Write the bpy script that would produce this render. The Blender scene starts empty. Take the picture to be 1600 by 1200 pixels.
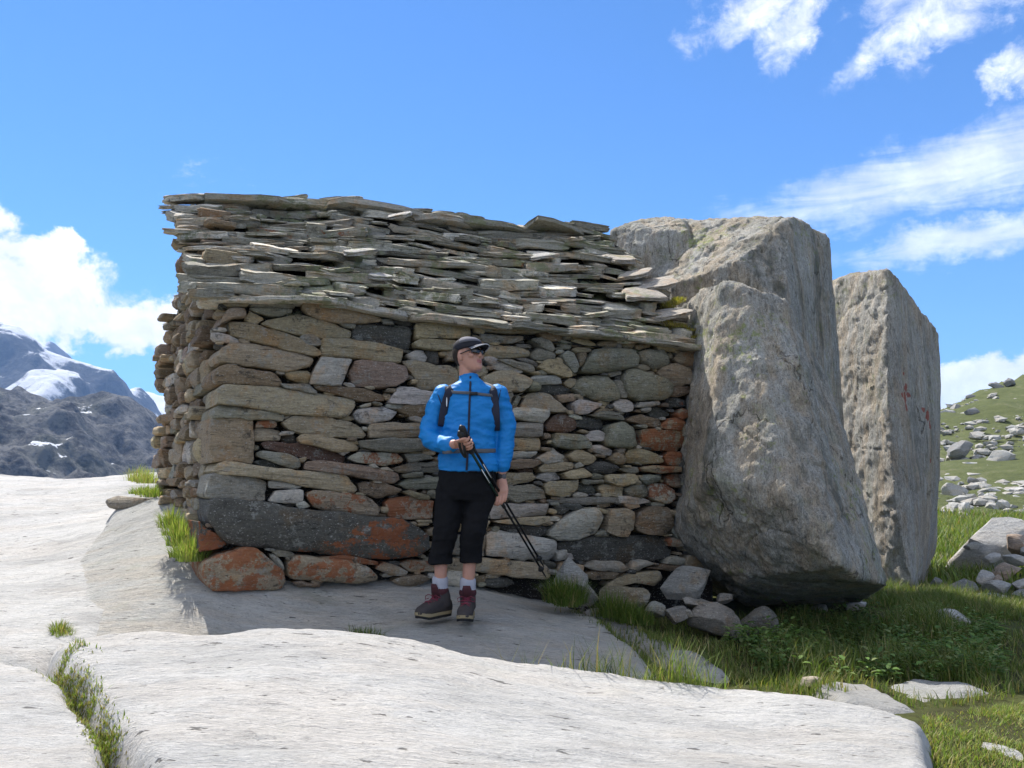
import bpy, bmesh, math, random
import numpy as np
from mathutils import Vector, Matrix, noise, Quaternion
from mathutils.geometry import convex_hull_2d
R = random.Random(7)
rad = math.radians
scn = bpy.context.scene
COL = scn.collection
F = 1300.0                      # focal length in photo pixels (1600 wide)
PITCH = math.atan(160 / F)
CP, SP = math.cos(PITCH), math.sin(PITCH)

# ------------------------------------------------------------------ helpers
def ray(px, py):
    a = (px - 800) / F; b = (600 - py) / F
    return Vector((a, CP - b * SP, SP + b * CP))
def at(px, py, Y):
    r = ray(px, py); return r * (Y / r.y)

def tag(o, label=None, cat=None, group=None, kind=None):
    if label: o['label'] = label
    if cat: o['category'] = cat
    if group: o['group'] = group
    if kind: o['kind'] = kind
    return o
def empty(name, loc, label=None, cat=None, group=None, kind=None):
    o = bpy.data.objects.new(name, None); COL.objects.link(o)
    o.location = loc; o.empty_display_size = .1
    o['_w'] = [loc[0], loc[1], loc[2]]
    return tag(o, label, cat, group, kind)
def wloc(o):
    v = Vector((0, 0, 0))
    while o is not None:
        v += o.location; o = o.parent
    return v

class MB:
    """collects world-space geometry for one mesh object"""
    def __init__(s): s.v = []; s.f = []; s.c = []
    def add(s, vs, fs, col=(.5, .5, .5, 0)):
        b = len(s.v); s.v += [tuple(p) for p in vs]
        s.f += [tuple(i + b for i in f) for f in fs]
        if isinstance(col, list): s.c += col
        elif col is not None: s.c += [col] * len(vs)
    def build(s, name, mat, parent=None, smooth=True, origin=None, sharp=0):
        me = bpy.data.meshes.new(name)
        off = wloc(parent) if parent else Vector(origin or (0, 0, 0))
        me.from_pydata([(p[0]-off.x, p[1]-off.y, p[2]-off.z) for p in s.v], [], s.f)
        me.materials.append(mat)
        if s.c:
            at_ = me.attributes.new('tint', 'FLOAT_COLOR', 'POINT')
            at_.data.foreach_set('color', np.array([(c + (0,))[:4] if len(c) == 3 else c for c in s.c], dtype=np.float32).ravel())
        if smooth: me.polygons.foreach_set('use_smooth', [True] * len(me.polygons))
        me.update()
        if sharp: me.set_sharp_from_angle(angle=rad(sharp))
        o = bpy.data.objects.new(name, me); COL.objects.link(o)
        if parent: o.parent = parent
        elif origin: o.location = origin
        return o

def eval_mesh(me, mods):
    """apply modifiers [(type, {props})] to a mesh datablock and return a new mesh"""
    o = bpy.data.objects.new('tmp', me); COL.objects.link(o)
    for t, pr in mods:
        m = o.modifiers.new(t, t)
        for k, v in pr.items(): setattr(m, k, v)
    dg = bpy.context.evaluated_depsgraph_get()
    nm = bpy.data.meshes.new_from_object(o.evaluated_get(dg), depsgraph=dg)
    bpy.data.objects.remove(o)
    return nm
def fbm(p, oct=4, h=1.0, l=2.1):
    return noise.fractal(p, h, l, oct)
def sstep(a, b, x):
    t = np.clip((x - a) / (b - a), 0, 1); return t * t * (3 - 2 * t)

# ------------------------------------------------------------------ materials
class NT:
    def __init__(s, tree): s.t = tree
    def n(s, typ, **kw):
        nd = s.t.nodes.new(typ)
        for k, v in kw.items():
            if k.startswith('_'): setattr(nd, k[1:], v)
        return nd
    def lk(s, a, b): s.t.links.new(a, b)
    def put(s, sock, v):
        if isinstance(v, bpy.types.NodeSocket): s.lk(v, sock)
        else: sock.default_value = v
    def math(s, op, a, b=None, c=None, clamp=False):
        nd = s.n('ShaderNodeMath', _operation=op, _use_clamp=clamp)
        s.put(nd.inputs[0], a)
        if b is not None: s.put(nd.inputs[1], b)
        if c is not None: s.put(nd.inputs[2], c)
        return nd.outputs[0]
    def vmath(s, op, a, b=None):
        nd = s.n('ShaderNodeVectorMath', _operation=op)
        s.put(nd.inputs[0], a)
        if b is not None: s.put(nd.inputs[1], b)
        return nd.outputs['Value'] if op in ('LENGTH', 'DISTANCE', 'DOT_PRODUCT') else nd.outputs[0]
    def mapping(s, vec, scale=(1, 1, 1), rot=(0, 0, 0), loc=(0, 0, 0)):
        nd = s.n('ShaderNodeMapping'); s.put(nd.inputs[0], vec)
        nd.inputs['Scale'].default_value = scale; nd.inputs['Rotation'].default_value = rot; nd.inputs['Location'].default_value = loc
        return nd.outputs[0]
    def noise(s, vec, scale, detail=4, rough=.6, dist=0.0, color=False):
        nd = s.n('ShaderNodeTexNoise'); s.put(nd.inputs['Vector'], vec)
        nd.inputs['Scale'].default_value = scale; nd.inputs['Detail'].default_value = detail
        nd.inputs['Roughness'].default_value = rough; nd.inputs['Distortion'].default_value = dist
        return nd.outputs[1 if color else 0]
    def voro(s, vec, scale, feature='F1', out=0):
        nd = s.n('ShaderNodeTexVoronoi', _feature=feature); s.put(nd.inputs['Vector'], vec)
        nd.inputs['Scale'].default_value = scale
        return nd.outputs[out]
    def ramp(s, fac, stops):
        nd = s.n('ShaderNodeValToRGB'); s.put(nd.inputs[0], fac); e = nd.color_ramp.elements
        while len(e) < len(stops): e.new(.5)
        for el, (p, c) in zip(e, stops):
            el.position = p; el.color = c if len(c) == 4 else (*c, 1)
        return nd.outputs[0]
    def rng(s, fac, a, b, c=0., d=1.):
        nd = s.n('ShaderNodeMapRange'); nd.interpolation_type = 'SMOOTHSTEP'
        s.put(nd.inputs[0], fac)
        for i, v in enumerate((a, b, c, d)): s.put(nd.inputs[i + 1], v)
        return nd.outputs[0]
    def mix(s, fac, a, b, mode='MIX'):
        nd = s.n('ShaderNodeMix', _data_type='RGBA', _blend_type=mode)
        s.put(nd.inputs[0], fac)
        s.put(nd.inputs[6], a if not isinstance(a, tuple) or len(a) == 4 else (*a, 1))
        s.put(nd.inputs[7], b if not isinstance(b, tuple) or len(b) == 4 else (*b, 1))
        return nd.outputs[2]
    def attr(s, name='tint'):
        nd = s.n('ShaderNodeAttribute'); nd.attribute_name = name; return nd
    def coord(s): return s.n('ShaderNodeTexCoord').outputs['Object']
    def geo(s): return s.n('ShaderNodeNewGeometry')
    def bump(s, h, strength=.5, dist=.01, normal=None):
        nd = s.n('ShaderNodeBump'); s.put(nd.inputs['Height'], h)
        nd.inputs['Strength'].default_value = strength; nd.inputs['Distance'].default_value = dist
        if normal is not None: s.lk(normal, nd.inputs['Normal'])
        return nd.outputs[0]

def newmat(name):
    m = bpy.data.materials.new(name); m.use_nodes = True
    t = m.node_tree; b = t.nodes['Principled BSDF']
    return m, NT(t), b
def flat(name, col, rough=.7, spec=.3, metal=0, bumps=None, var=.12, vs=30):
    m, k, b = newmat(name)
    c = k.coord(); nz = k.noise(c, vs, 3)
    v = k.math('MULTIPLY_ADD', nz, var * 2, 1 - var)
    k.put(b.inputs['Base Color'], k.mix(1.0, (*col, 1), k.mix(v, (0, 0, 0), (1, 1, 1)), 'MULTIPLY'))
    b.inputs['Roughness'].default_value = rough; b.inputs['Specular IOR Level'].default_value = spec
    b.inputs['Metallic'].default_value = metal
    if bumps: k.lk(k.bump(k.noise(c, bumps[0], 4), bumps[1], bumps[2]), b.inputs['Normal'])
    return m

def contrast(k, v, mid, gain, lo=.25, hi=1.9):
    return k.math('MINIMUM', k.math('MAXIMUM', k.math('MULTIPLY_ADD', k.math('SUBTRACT', v, mid), gain, 1.0), lo), hi)
def stone_mat(name, foliate=(1.5, 1.5, 14), green=0.0, lich=1.0, rot=(0, 0, 0), gain=3.2):
    """schist: tint attribute rgb, alpha = amount of orange lichen"""
    m, k, b = newmat(name)
    a = k.attr(); c = k.coord()
    cf = k.mapping(c, foliate, rot)
    n1 = k.noise(cf, 3.0, 7, .72); n2 = k.noise(c, 55, 4, .75); n3 = k.noise(c, 5.0, 5, .68); n4 = k.noise(cf, 11, 4, .7)
    v = k.math('ADD', k.math('MULTIPLY', n1, .35), k.math('MULTIPLY', n2, .35))
    v = k.math('ADD', v, k.math('MULTIPLY', n4, .30))
    v = contrast(k, v, .5, gain, .2, 1.9)
    base = k.mix(1.0, a.outputs['Color'], k.mix(v, (0, 0, 0), (1, 1, 1)), 'MULTIPLY')
    g_ = k.n('ShaderNodeVectorMath', _operation='SCALE'); k.put(g_.inputs[0], a.outputs['Color']); k.put(g_.inputs['Scale'], v)
    base = g_.outputs[0]
    # rusty iron staining, grey crusts, black films
    base = k.mix(k.math('MULTIPLY', k.rng(n3, .50, .66), .6), base, k.mix(1., base, (1.12, .80, .52, 1), 'MULTIPLY'))
    base = k.mix(k.math('MULTIPLY', k.rng(k.noise(c, 9, 6, .75), .55, .64), .55), base, (.36, .36, .32, 1))
    base = k.mix(k.math('MULTIPLY', k.rng(k.noise(c, 7, 7, .8), .56, .66), .75), base, (.045, .043, .038, 1))
    base = k.mix(k.math('MULTIPLY', k.rng(k.noise(cf, 6, 4, .7), .60, .66), .7), base, (.035, .033, .03, 1))
    # quartz glints
    base = k.mix(k.math('MULTIPLY', k.rng(k.noise(k.mapping(c, (1, 1, 2.0)), 70, 2, .6), .62, .70), .7), base, (.55, .53, .48, 1))
    if green > 0:
        gm = k.rng(k.math('ADD', k.noise(c, 9, 6, .75), k.math('MULTIPLY', k.noise(c, 1.3, 2), .5)), .80, .9)
        base = k.mix(k.math('MULTIPLY', gm, green), base, (.27, .29, .15, 1))
    # orange lichen
    ln = k.math('ADD', k.math('MULTIPLY', k.noise(c, 6.5, 7, .74), .75), k.math('MULTIPLY', k.noise(c, 60, 2, .6), .14))
    thr = k.math('MULTIPLY_ADD', a.outputs['Alpha'], -.335 * lich, .675)
    lm = k.rng(ln, thr, k.math('ADD', thr, .05))
    oc = k.mix(k.noise(c, 22, 5, .75), (.20, .048, .016, 1), (.42, .15, .055, 1))
    base = k.mix(k.math('MULTIPLY', lm, k.math('MULTIPLY_ADD', k.noise(c, 30, 3), .5, .55)), base, oc)
    k.put(b.inputs['Base Color'], base)
    b.inputs['Roughness'].default_value = .85; b.inputs['Specular IOR Level'].default_value = .2
    h = k.math('ADD', k.math('MULTIPLY', k.noise(cf, 6, 7, .75), 1.0), k.math('MULTIPLY', n2, .3))
    h = k.math('ADD', h, k.math('MULTIPLY', n3, .8))
    k.lk(k.bump(h, 1.0, .03), b.inputs['Normal'])
    return m

def granite_mat(name, col=(.45, .44, .42), warm=.3, streak=(1, 5, 1), rot=(0, 0, 0), bump=.5, lichen=.5, dark=.5, yel=0., big=1.0, gain=2.0, crack=0., pits=0., runs=0., stain=0.):
    m, k, b = newmat(name)
    c = k.coord(); cs = k.mapping(c, streak, rot)
    n1 = k.noise(c, 1.1, 6, .65); n2 = k.noise(cs, 5, 7, .75); n3 = k.noise(c, 75, 3, .8); n4 = k.noise(cs, 20, 5, .75); n5 = k.noise(c, 22, 4, .75)
    v = k.math('ADD', k.math('MULTIPLY', n1, .2), k.math('MULTIPLY', n2, .25))
    v = k.math('ADD', v, k.math('MULTIPLY', n3, .2)); v = k.math('ADD', v, k.math('MULTIPLY', n4, .2)); v = k.math('ADD', v, k.math('MULTIPLY', n5, .15))
    v = contrast(k, v, .5, gain * 1.9, .2, 1.8)
    g_ = k.n('ShaderNodeVectorMath', _operation='SCALE'); g_.inputs[0].default_value = col; k.put(g_.inputs['Scale'], v)
    base = g_.outputs[0]
    base = k.mix(k.math('MULTIPLY', k.rng(k.noise(cs, .8, 6, .72), .44, .60), warm), base, k.mix(1., base, (1.10, .90, .70, 1), 'MULTIPLY'))
    base = k.mix(k.math('MULTIPLY', k.rng(k.noise(cs, 4.0, 8, .8), .55, .66), dark), base, (.06, .06, .057, 1))
    base = k.mix(k.math('MULTIPLY', k.rng(k.noise(cs, 24, 3, .7), .60, .68), dark), base, (.05, .05, .05, 1))
    base = k.mix(k.math('MULTIPLY', k.rng(n5, .62, .70), dark * .9), base, (.05, .05, .05, 1))
    base = k.mix(k.math('MULTIPLY', k.rng(k.noise(c, 48, 3, .75), .61, .68), .5 * min(1, gain / 2)), base, (.62, .60, .56, 1))
    base = k.mix(k.math('MULTIPLY', k.rng(k.noise(c, 2.6, 7, .78), .53, .66), lichen * .6), base, (.24, .27, .165, 1))
    h = k.math('ADD', k.math('MULTIPLY', k.noise(cs, 4, 9, .75), big), k.math('MULTIPLY', n4, .5))
    h = k.math('ADD', h, k.math('MULTIPLY', n3, .2)); h = k.math('ADD', h, k.math('MULTIPLY', n5, .35))
    if crack > 0:
        wc = k.vmath('ADD', cs, k.vmath('SCALE', k.noise(c, 1.6, 5, .7, color=True)) if False else k.mapping(k.noise(c, 1.6, 5, .7, color=True), (.9, .9, .9)))
        vd = k.voro(k.mapping(wc, (1, 1, 1)), .75, 'DISTANCE_TO_EDGE')
        cm = k.math('MULTIPLY', k.rng(vd, .003, .016, 1., 0.), k.rng(k.noise(c, 1.3, 3), .50, .60))
        base = k.mix(k.math('MULTIPLY', cm, crack), base, (.06, .045, .03, 1)); h = k.math('SUBTRACT', h, k.math('MULTIPLY', cm, .6))
    if runs > 0:                                             # long dark water streaks and grey stains
        rm = k.rng(k.math('ADD', k.math('MULTIPLY', k.noise(k.mapping(c, (2.6, 2.6, .22), (0, rad(6), 0)), 1.0, 6, .7), .8), k.math('MULTIPLY', k.noise(c, 6, 4, .7), .25)), .54, .68)
        base = k.mix(k.math('MULTIPLY', rm, runs), base, (.075, .08, .062, 1))
    if stain > 0:
        base = k.mix(k.math('MULTIPLY', k.rng(k.noise(cs, .55, 7, .75), .48, .66), stain), base, (.25, .245, .23, 1))
    if pits > 0:
        pm = k.rng(k.noise(k.mapping(c, (9, 34, 9), rot), 1.0, 3, .6), .655, .70)
        base = k.mix(k.math('MULTIPLY', pm, pits), base, (.10, .095, .085, 1)); h = k.math('SUBTRACT', h, k.math('MULTIPLY', pm, .5))
    if yel > 0:
        base = k.mix(k.math('MULTIPLY', k.rng(k.math('ADD', k.noise(c, 12, 6, .8), k.math('MULTIPLY', k.noise(c, 1.0, 2), .45)), .79, .92), yel), base, (.27, .31, .09, 1))
    k.put(b.inputs['Base Color'], base)
    b.inputs['Roughness'].default_value = .88; b.inputs['Specular IOR Level'].default_value = .15
    k.lk(k.bump(h, bump, .04), b.inputs['Normal'])
    return m, k, b, base

def leaf_mat(name, rough=.5, trans=.35):
    m, k, b = newmat(name)
    a = k.attr()
    k.lk(a.outputs['Color'], b.inputs['Base Color'])
    b.inputs['Roughness'].default_value = rough; b.inputs['Specular IOR Level'].default_value = .25
    tr = k.n('ShaderNodeBsdfTranslucent'); k.lk(k.mix(1., a.outputs['Color'], (1.3, 1.4, .6, 1), 'MULTIPLY'), tr.inputs[0])
    mx = k.n('ShaderNodeMixShader'); mx.inputs[0].default_value = trans
    k.lk(b.outputs[0], mx.inputs[1]); k.lk(tr.outputs[0], mx.inputs[2])
    k.lk(mx.outputs[0], m.node_tree.nodes['Material Output'].inputs[0])
    return m

# ------------------------------------------------------------------ camera, light, sky
cam = bpy.data.cameras.new('camera'); camo = bpy.data.objects.new('camera', cam); COL.objects.link(camo)
camo.rotation_euler = (math.pi / 2 + PITCH, 0, 0)
cam.sensor_width = 36; cam.lens = F / 1600 * 36; cam.clip_end = 60000; cam.clip_start = .05
scn.camera = camo
SUN = Vector((-.53*.578, .848*.578, .816)).normalized()       # towards the sun
sl = bpy.data.lights.new('sun', 'SUN'); sl.energy = 4.4; sl.angle = rad(.53); sl.color = (1, .955, .89)
so = bpy.data.objects.new('sun', sl); COL.objects.link(so)
so.rotation_euler = SUN.to_track_quat('Z', 'Y').to_euler()
w = bpy.data.worlds.new('World'); scn.world = w; w.use_nodes = True
def build_world():
    k = NT(w.node_tree); bg = w.node_tree.nodes['Background']
    sky = k.n('ShaderNodeTexSky'); sky.sky_type = 'NISHITA'; sky.sun_disc = False
    sky.sun_elevation = math.asin(SUN.z); sky.sun_rotation = math.atan2(SUN.x, SUN.y)
    sky.altitude = 2300; sky.air_density = 1.0; sky.dust_density = .25; sky.ozone_density = 3.0
    d = k.n('ShaderNodeTexCoord').outputs['Generated']
    sx = k.n('ShaderNodeSeparateXYZ'); k.lk(d, sx.inputs[0])
    az = k.math('MULTIPLY', k.math('ARCTAN2', sx.outputs[0], sx.outputs[1]), 180 / math.pi)
    el = k.math('MULTIPLY', k.math('ARCSINE', sx.outputs[2]), 180 / math.pi)
    cb = k.n('ShaderNodeCombineXYZ'); k.lk(az, cb.inputs[0]); k.lk(el, cb.inputs[1])
    P = cb.outputs[0]
    wx = k.math('MULTIPLY', k.math('SUBTRACT', k.noise(P, .22, 6, .65), .5), 9.0)
    wy = k.math('MULTIPLY', k.math('SUBTRACT', k.noise(k.mapping(P, (1, 1, 1), (0, 0, 0), (31, 17, 5)), .25, 6, .65), .5), 5.0)
    azw = k.math('ADD', az, wx); elw = k.math('ADD', el, wy)
    def blob(a0, e0, ra, re, rot=0.):
        da = k.math('SUBTRACT', azw, a0); de = k.math('SUBTRACT', elw, e0)
        cr, sr = math.cos(rad(rot)), math.sin(rad(rot))
        x = k.math('ADD', k.math('MULTIPLY', da, cr / ra), k.math('MULTIPLY', de, sr / ra))
        y = k.math('ADD', k.math('MULTIPLY', da, -sr / re), k.math('MULTIPLY', de, cr / re))
        r2 = k.math('ADD', k.math('MULTIPLY', x, x), k.math('MULTIPLY', y, y))
        return k.math('SUBTRACT', 1.0, r2, clamp=False)
    def mx(*a):
        r = a[0]
        for b in a[1:]: r = k.math('MAXIMUM', r, b)
        return r
    nA = k.noise(P, .30, 9, .62, .25)                       # puffs
    nB = k.noise(k.mapping(P, (.16, .9, 1), (0, 0, rad(-9))), 1.0, 7, .62, .8)   # streaks
    nC = k.noise(k.mapping(P, (1, 1.5, 1), (0, 0, rad(20))), .42, 9, .66, .5)   # torn cirrus
    # thick cumulus, left
    mA = mx(blob(-33, 11.5, 9.0, 3.0), blob(-25, 10.0, 8, 2.0), blob(-35.5, 14.6, 5.0, 2.4), blob(-31.5, 13.6, 3.4, 1.5))
    dA = k.rng(k.math('ADD', k.math('MULTIPLY', mA, .55), k.math('MULTIPLY', nA, 1.6)), .74, 1.12)
    # upper right torn clouds
    mC = mx(blob(31, 30.0, 6.5, 3.2, 25), blob(27, 27.4, 4.2, 1.4, 30), blob(22.5, 32.6, 7, 2.4, 12), blob(17.5, 30.4, 4.6, 1.5, 22), blob(19.5, 29.2, 2.0, 3.0, -25), blob(32.5, 23.5, 1.4, 1.6))
    dC = k.rng(k.math('ADD', k.math('MULTIPLY', mC, .5), k.math('MULTIPLY', nC, 1.75)), .56, 1.85)
    # veil streaks, right
    mB = mx(blob(28, 18.8, 14, 2.5, 7), blob(31, 15.0, 10, 1.3, 5))
    dB = k.math('MULTIPLY', k.rng(k.math('ADD', k.math('MULTIPLY', mB, .5), k.math('MULTIPLY', nB, 1.0)), .40, 1.25), .72)
    # low bank near the horizon on the right
    mD = mx(blob(34, 6.3, 16, 1.6), blob(30, 4.4, 20, 1.0), blob(40, 3, 30, 3))
    dD = k.rng(k.math('ADD', k.math('MULTIPLY', mD, .6), k.math('MULTIPLY', nB, .9)), .35, .8)
    wis = k.math('MULTIPLY', k.rng(k.math('ADD', k.noise(k.mapping(P, (1, 2, 1)), .35, 8, .7), k.math('MULTIPLY', blob(-21, 19, 4, 2.0), .12)), .60, .8), .35)
    # unseen bright cloud behind the viewer and overhead, added to fill the shaded wall
    nR = k.noise(k.mapping(d, (1, 1, 1.6)), 2.6, 8, .6, .3)
    back = mx(k.rng(sx.outputs[1], .25, -.15), k.rng(el, 44, 58))
    dFill = k.math('MULTIPLY', k.math('MULTIPLY', k.rng(nR, .42, .60), back), .86)
    dens = mx(dA, dC, dB, dD, wis)
    dens = k.math('MULTIPLY', dens, k.rng(el, -1, 1), clamp=True)
    skyc = k.mix(1., sky.outputs[0], SKY_GAIN, 'MULTIPLY')
    cl = k.mix(k.rng(nA, .35, .7), CLOUD_A, CLOUD_B)
    # clouds in view first, then the added fill cloud over them
    c = k.mix(dens, skyc, cl)
    c = k.mix(dFill, c, (11, 10.8, 10.5, 1))
    k.lk(c, bg.inputs[0]); bg.inputs[1].default_value = .1
SKY_GAIN = (.47, .80, 1.08, 1); CLOUD_A = (6.2, 6.3, 6.6, 1); CLOUD_B = (8.8, 8.8, 8.8, 1)
build_world()
vs = scn.view_settings
vs.view_transform = 'Standard'; vs.look = 'None'; vs.exposure = 1.0; vs.gamma = 1; vs.use_curve_mapping = False
scn.cycles.use_denoising = True
scn.cycles.max_bounces = 6
# ------------------------------------------------------------------ ground
HAZE = .00013
def tps(pts, lam=1e-3):
    """thin plate spline through (x,y,z) points"""
    P = np.array([[p[0], p[1]] for p in pts], float); Z = np.array([p[2] for p in pts], float); n = len(P)
    def U(r2): return np.where(r2 > 1e-12, .5 * r2 * np.log(np.maximum(r2, 1e-12)), 0)
    K = U(((P[:, None] - P[None]) ** 2).sum(-1)) + lam * np.eye(n)
    A = np.zeros((n + 3, n + 3)); A[:n, :n] = K; A[:n, n] = 1; A[:n, n+1:] = P; A[n, :n] = 1; A[n+1:, :n] = P.T
    s = np.linalg.solve(A, np.concatenate([Z, [0, 0, 0]]))
    def f(x, y):
        x = np.asarray(x, float); y = np.asarray(y, float)
        r2 = (x[..., None] - P[:, 0]) ** 2 + (y[..., None] - P[:, 1]) ** 2
        return (U(r2) * s[:n]).sum(-1) + s[n] + s[n+1] * x + s[n+2] * y
    return f
def pdist(poly, X, Y):
    """signed distance to a polygon (positive inside)"""
    P = np.array(poly, float); Q = np.roll(P, -1, 0)
    d2 = np.full(X.shape, 1e9); ins = np.zeros(X.shape, bool)
    for (x0, y0), (x1, y1) in zip(P, Q):
        ex, ey = x1 - x0, y1 - y0; L = ex * ex + ey * ey + 1e-12
        t = np.clip(((X - x0) * ex + (Y - y0) * ey) / L, 0, 1)
        d2 = np.minimum(d2, (X - x0 - t * ex) ** 2 + (Y - y0 - t * ey) ** 2)
        c = ((y0 > Y) != (y1 > Y)) & (X < (x1 - x0) * (Y - y0) / (y1 - y0 + 1e-12) + x0)
        ins ^= c
    d = np.sqrt(d2); return np.where(ins, d, -d)
NOISE_VEC = lambda x, y, s, oct=4: fbm(Vector((x * s, y * s, 3.7)), oct)
def grid_mesh(mb, X, Y, Z, keep=None):
    ny, nx = X.shape; idx = -np.ones(X.shape, int); vs_ = []
    use = np.ones(X.shape, bool) if keep is None else keep
    for j in range(ny):
        for i in range(nx):
            if use[j, i]: idx[j, i] = len(vs_); vs_.append((X[j, i], Y[j, i], Z[j, i]))
    fs = []
    for j in range(ny - 1):
        for i in range(nx - 1):
            a, b, c, d = idx[j, i], idx[j, i+1], idx[j+1, i+1], idx[j+1, i]
            if min(a, b, c, d) >= 0: fs.append((a, b, c, d))
    mb.add(vs_, fs, None)
SURF = {}
def slab(name, mat, ctrl, poly, res=.04, edge=.10, drop=.22, amp=.012, wob=.05, ledge=0.):
    f = tps([at(*c) for c in ctrl], 2e-3)
    pl = [(p.x, p.y) for p in (at(*c) for c in poly)]
    xs = [p[0] for p in pl]; ys = [p[1] for p in pl]; m = .22
    gx = np.arange(min(xs) - m, max(xs) + m, res); gy = np.arange(min(ys) - m, max(ys) + m, res)
    X, Y = np.meshgrid(gx, gy)
    D = pdist(pl, X, Y)
    ok = D > -.2
    N1 = np.zeros(X.shape); N2 = np.zeros(X.shape); N3 = np.zeros(X.shape)
    for j, i in zip(*np.nonzero(ok)):
        x, y = X[j, i], Y[j, i]
        N1[j, i] = fbm(Vector((x * 1.1, y * 1.1, 1.3)), 3); N3[j, i] = fbm(Vector((x * 2.6, y * 2.6, 8.3)), 4)
        N2[j, i] = fbm(Vector((x * 3.2 + y * 1.1, y * 8, 5.1)), 4)
    D = D + N3 * wob
    dd = np.clip((edge - D) / edge, 0, 4)
    Z = f(X, Y) + N1 * amp * 2.2 + N2 * amp - drop * .5 * dd ** 2
    mb = MB(); grid_mesh(mb, X, Y, Z, D > -.16)
    o = mb.build(name, mat); tag(o, kind='structure')
    SURF[name + str(len(SURF))] = (f, pl)
    return o, f
def sc_mat(*a, **k): return granite_mat(*a, **k)[0]
M_slab = sc_mat('pale granite', (.48, .468, .44), warm=.15, streak=(1.2, 4.5, 1), rot=(0, 0, rad(14)), bump=.75, lichen=.10, dark=.35, gain=1.15, pits=.8, stain=.42)
M_slab2 = sc_mat('grey green granite', (.50, .49, .45), warm=.3, streak=(1.3, 6, 1), rot=(0, 0, rad(-22)), bump=1.0, lichen=.4, dark=.4, gain=1.3, pits=.85, stain=.35)

M_slab_shade = sc_mat('shade toned small slab', (.33, .325, .305), warm=.2, streak=(1.2, 4.5, 1), rot=(0, 0, rad(14)), bump=.8, lichen=.3, dark=.4, gain=1.3, pits=.6)  # slab granite darkened in colour to paint in shade the sun does not cast
fA = fB = fC = fD = None
_, fC = slab('rock_ground', M_slab,
    [(0, 742, 11), (200, 742, 10.5), (235, 752, 9.4), (0, 850, 7), (0, 990, 4.9), (80, 1000, 4.8), (100, 880, 6.2), (200, 800, 7.8), (-300, 990, 4.9), (-300, 760, 11), (260, 800, 7.0), (150, 755, 11.5)],
    [(-500, 742, 12.5), (-200, 735, 12.8), (100, 737, 12.3), (330, 748, 11.5), (330, 900, 6.5), (180, 1000, 4.8), (95, 1004, 4.5), (50, 1013, 4.3), (0, 1005, 4.4), (-500, 1002, 4.5)], res=.045, edge=.3, drop=.35)
_, fA = slab('rock_ground', M_slab,
    [(90, 1010, 3.95), (370, 993, 3.95), (560, 1000, 3.95), (700, 1020, 4.0), (900, 1050, 4.05), (1110, 1080, 4.0), (1290, 1095, 3.92), (1440, 1130, 3.75), (220, 1200, 2.85), (800, 1200, 3.0), (1450, 1200, 3.3), (200, 1480, 2.0), (800, 1480, 2.05), (1400, 1480, 2.1), (150, 1060, 3.55)],
    [(88, 1010, 4.05), (200, 996, 4.08), (370, 988, 4.08), (560, 995, 4.1), (720, 1020, 4.12), (900, 1049, 4.15), (1110, 1077, 4.08), (1210, 1082, 4.02), (1290, 1094, 3.96), (1380, 1105, 3.9), (1440, 1128, 3.76), (1455, 1200, 3.35), (1480, 1500, 2.1), (1200, 1900, 1.4), (400, 1900, 1.4), (290, 1500, 1.95), (214, 1200, 2.87), (178, 1130, 3.2), (140, 1075, 3.55), (105, 1040, 3.82)], res=.022, edge=.05, drop=.11, amp=.010)
_, fB = slab('rock_ground', M_slab,
    [(0, 1035, 3.9), (100, 1062, 3.62), (170, 1200, 2.87), (0, 1200, 2.87), (-300, 1035, 3.9), (-300, 1200, 2.87), (100, 1480, 1.95)],
    [(-500, 1030, 4.0), (0, 1028, 3.96), (60, 1042, 3.82), (108, 1072, 3.56), (148, 1122, 3.24), (188, 1200, 2.86), (262, 1500, 1.94), (330, 1900, 1.3), (-600, 1900, 1.3)], res=.025, edge=.06, drop=.13, amp=.010)
_, fD = slab('rock_ground', M_slab2,
    [(345, 990, 5.0), (320, 928, 5.33), (80, 930, 5.6), (110, 985, 5.0), (250, 785, 7.0), (235, 760, 8.3), (130, 850, 6.6), (700, 918, 5.95), (870, 945, 6.3), (700, 969, 5.35), (1040, 1058, 4.75), (910, 957, 6.0), (750, 1012, 4.9), (560, 1000, 5.0), (450, 990, 5.05), (500, 920, 5.65), (655, 967, 5.3), (727, 974, 5.28), (700, 1100, 4.3)],
    [(72, 938, 5.45), (85, 990, 4.95), (110, 998, 4.85), (345, 1000, 4.85), (560, 1012, 4.82), (740, 1030, 4.70), (900, 1062, 4.60), (1045, 1062, 4.72), (985, 1005, 5.35), (915, 957, 6.0), (870, 935, 6.55), (700, 905, 6.4), (400, 880, 6.2), (330, 800, 7.2), (262, 768, 8.2), (190, 790, 7.7), (165, 822, 7.1), (110, 885, 6.2)], res=.03, edge=.07, drop=.15, amp=.012)
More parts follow.
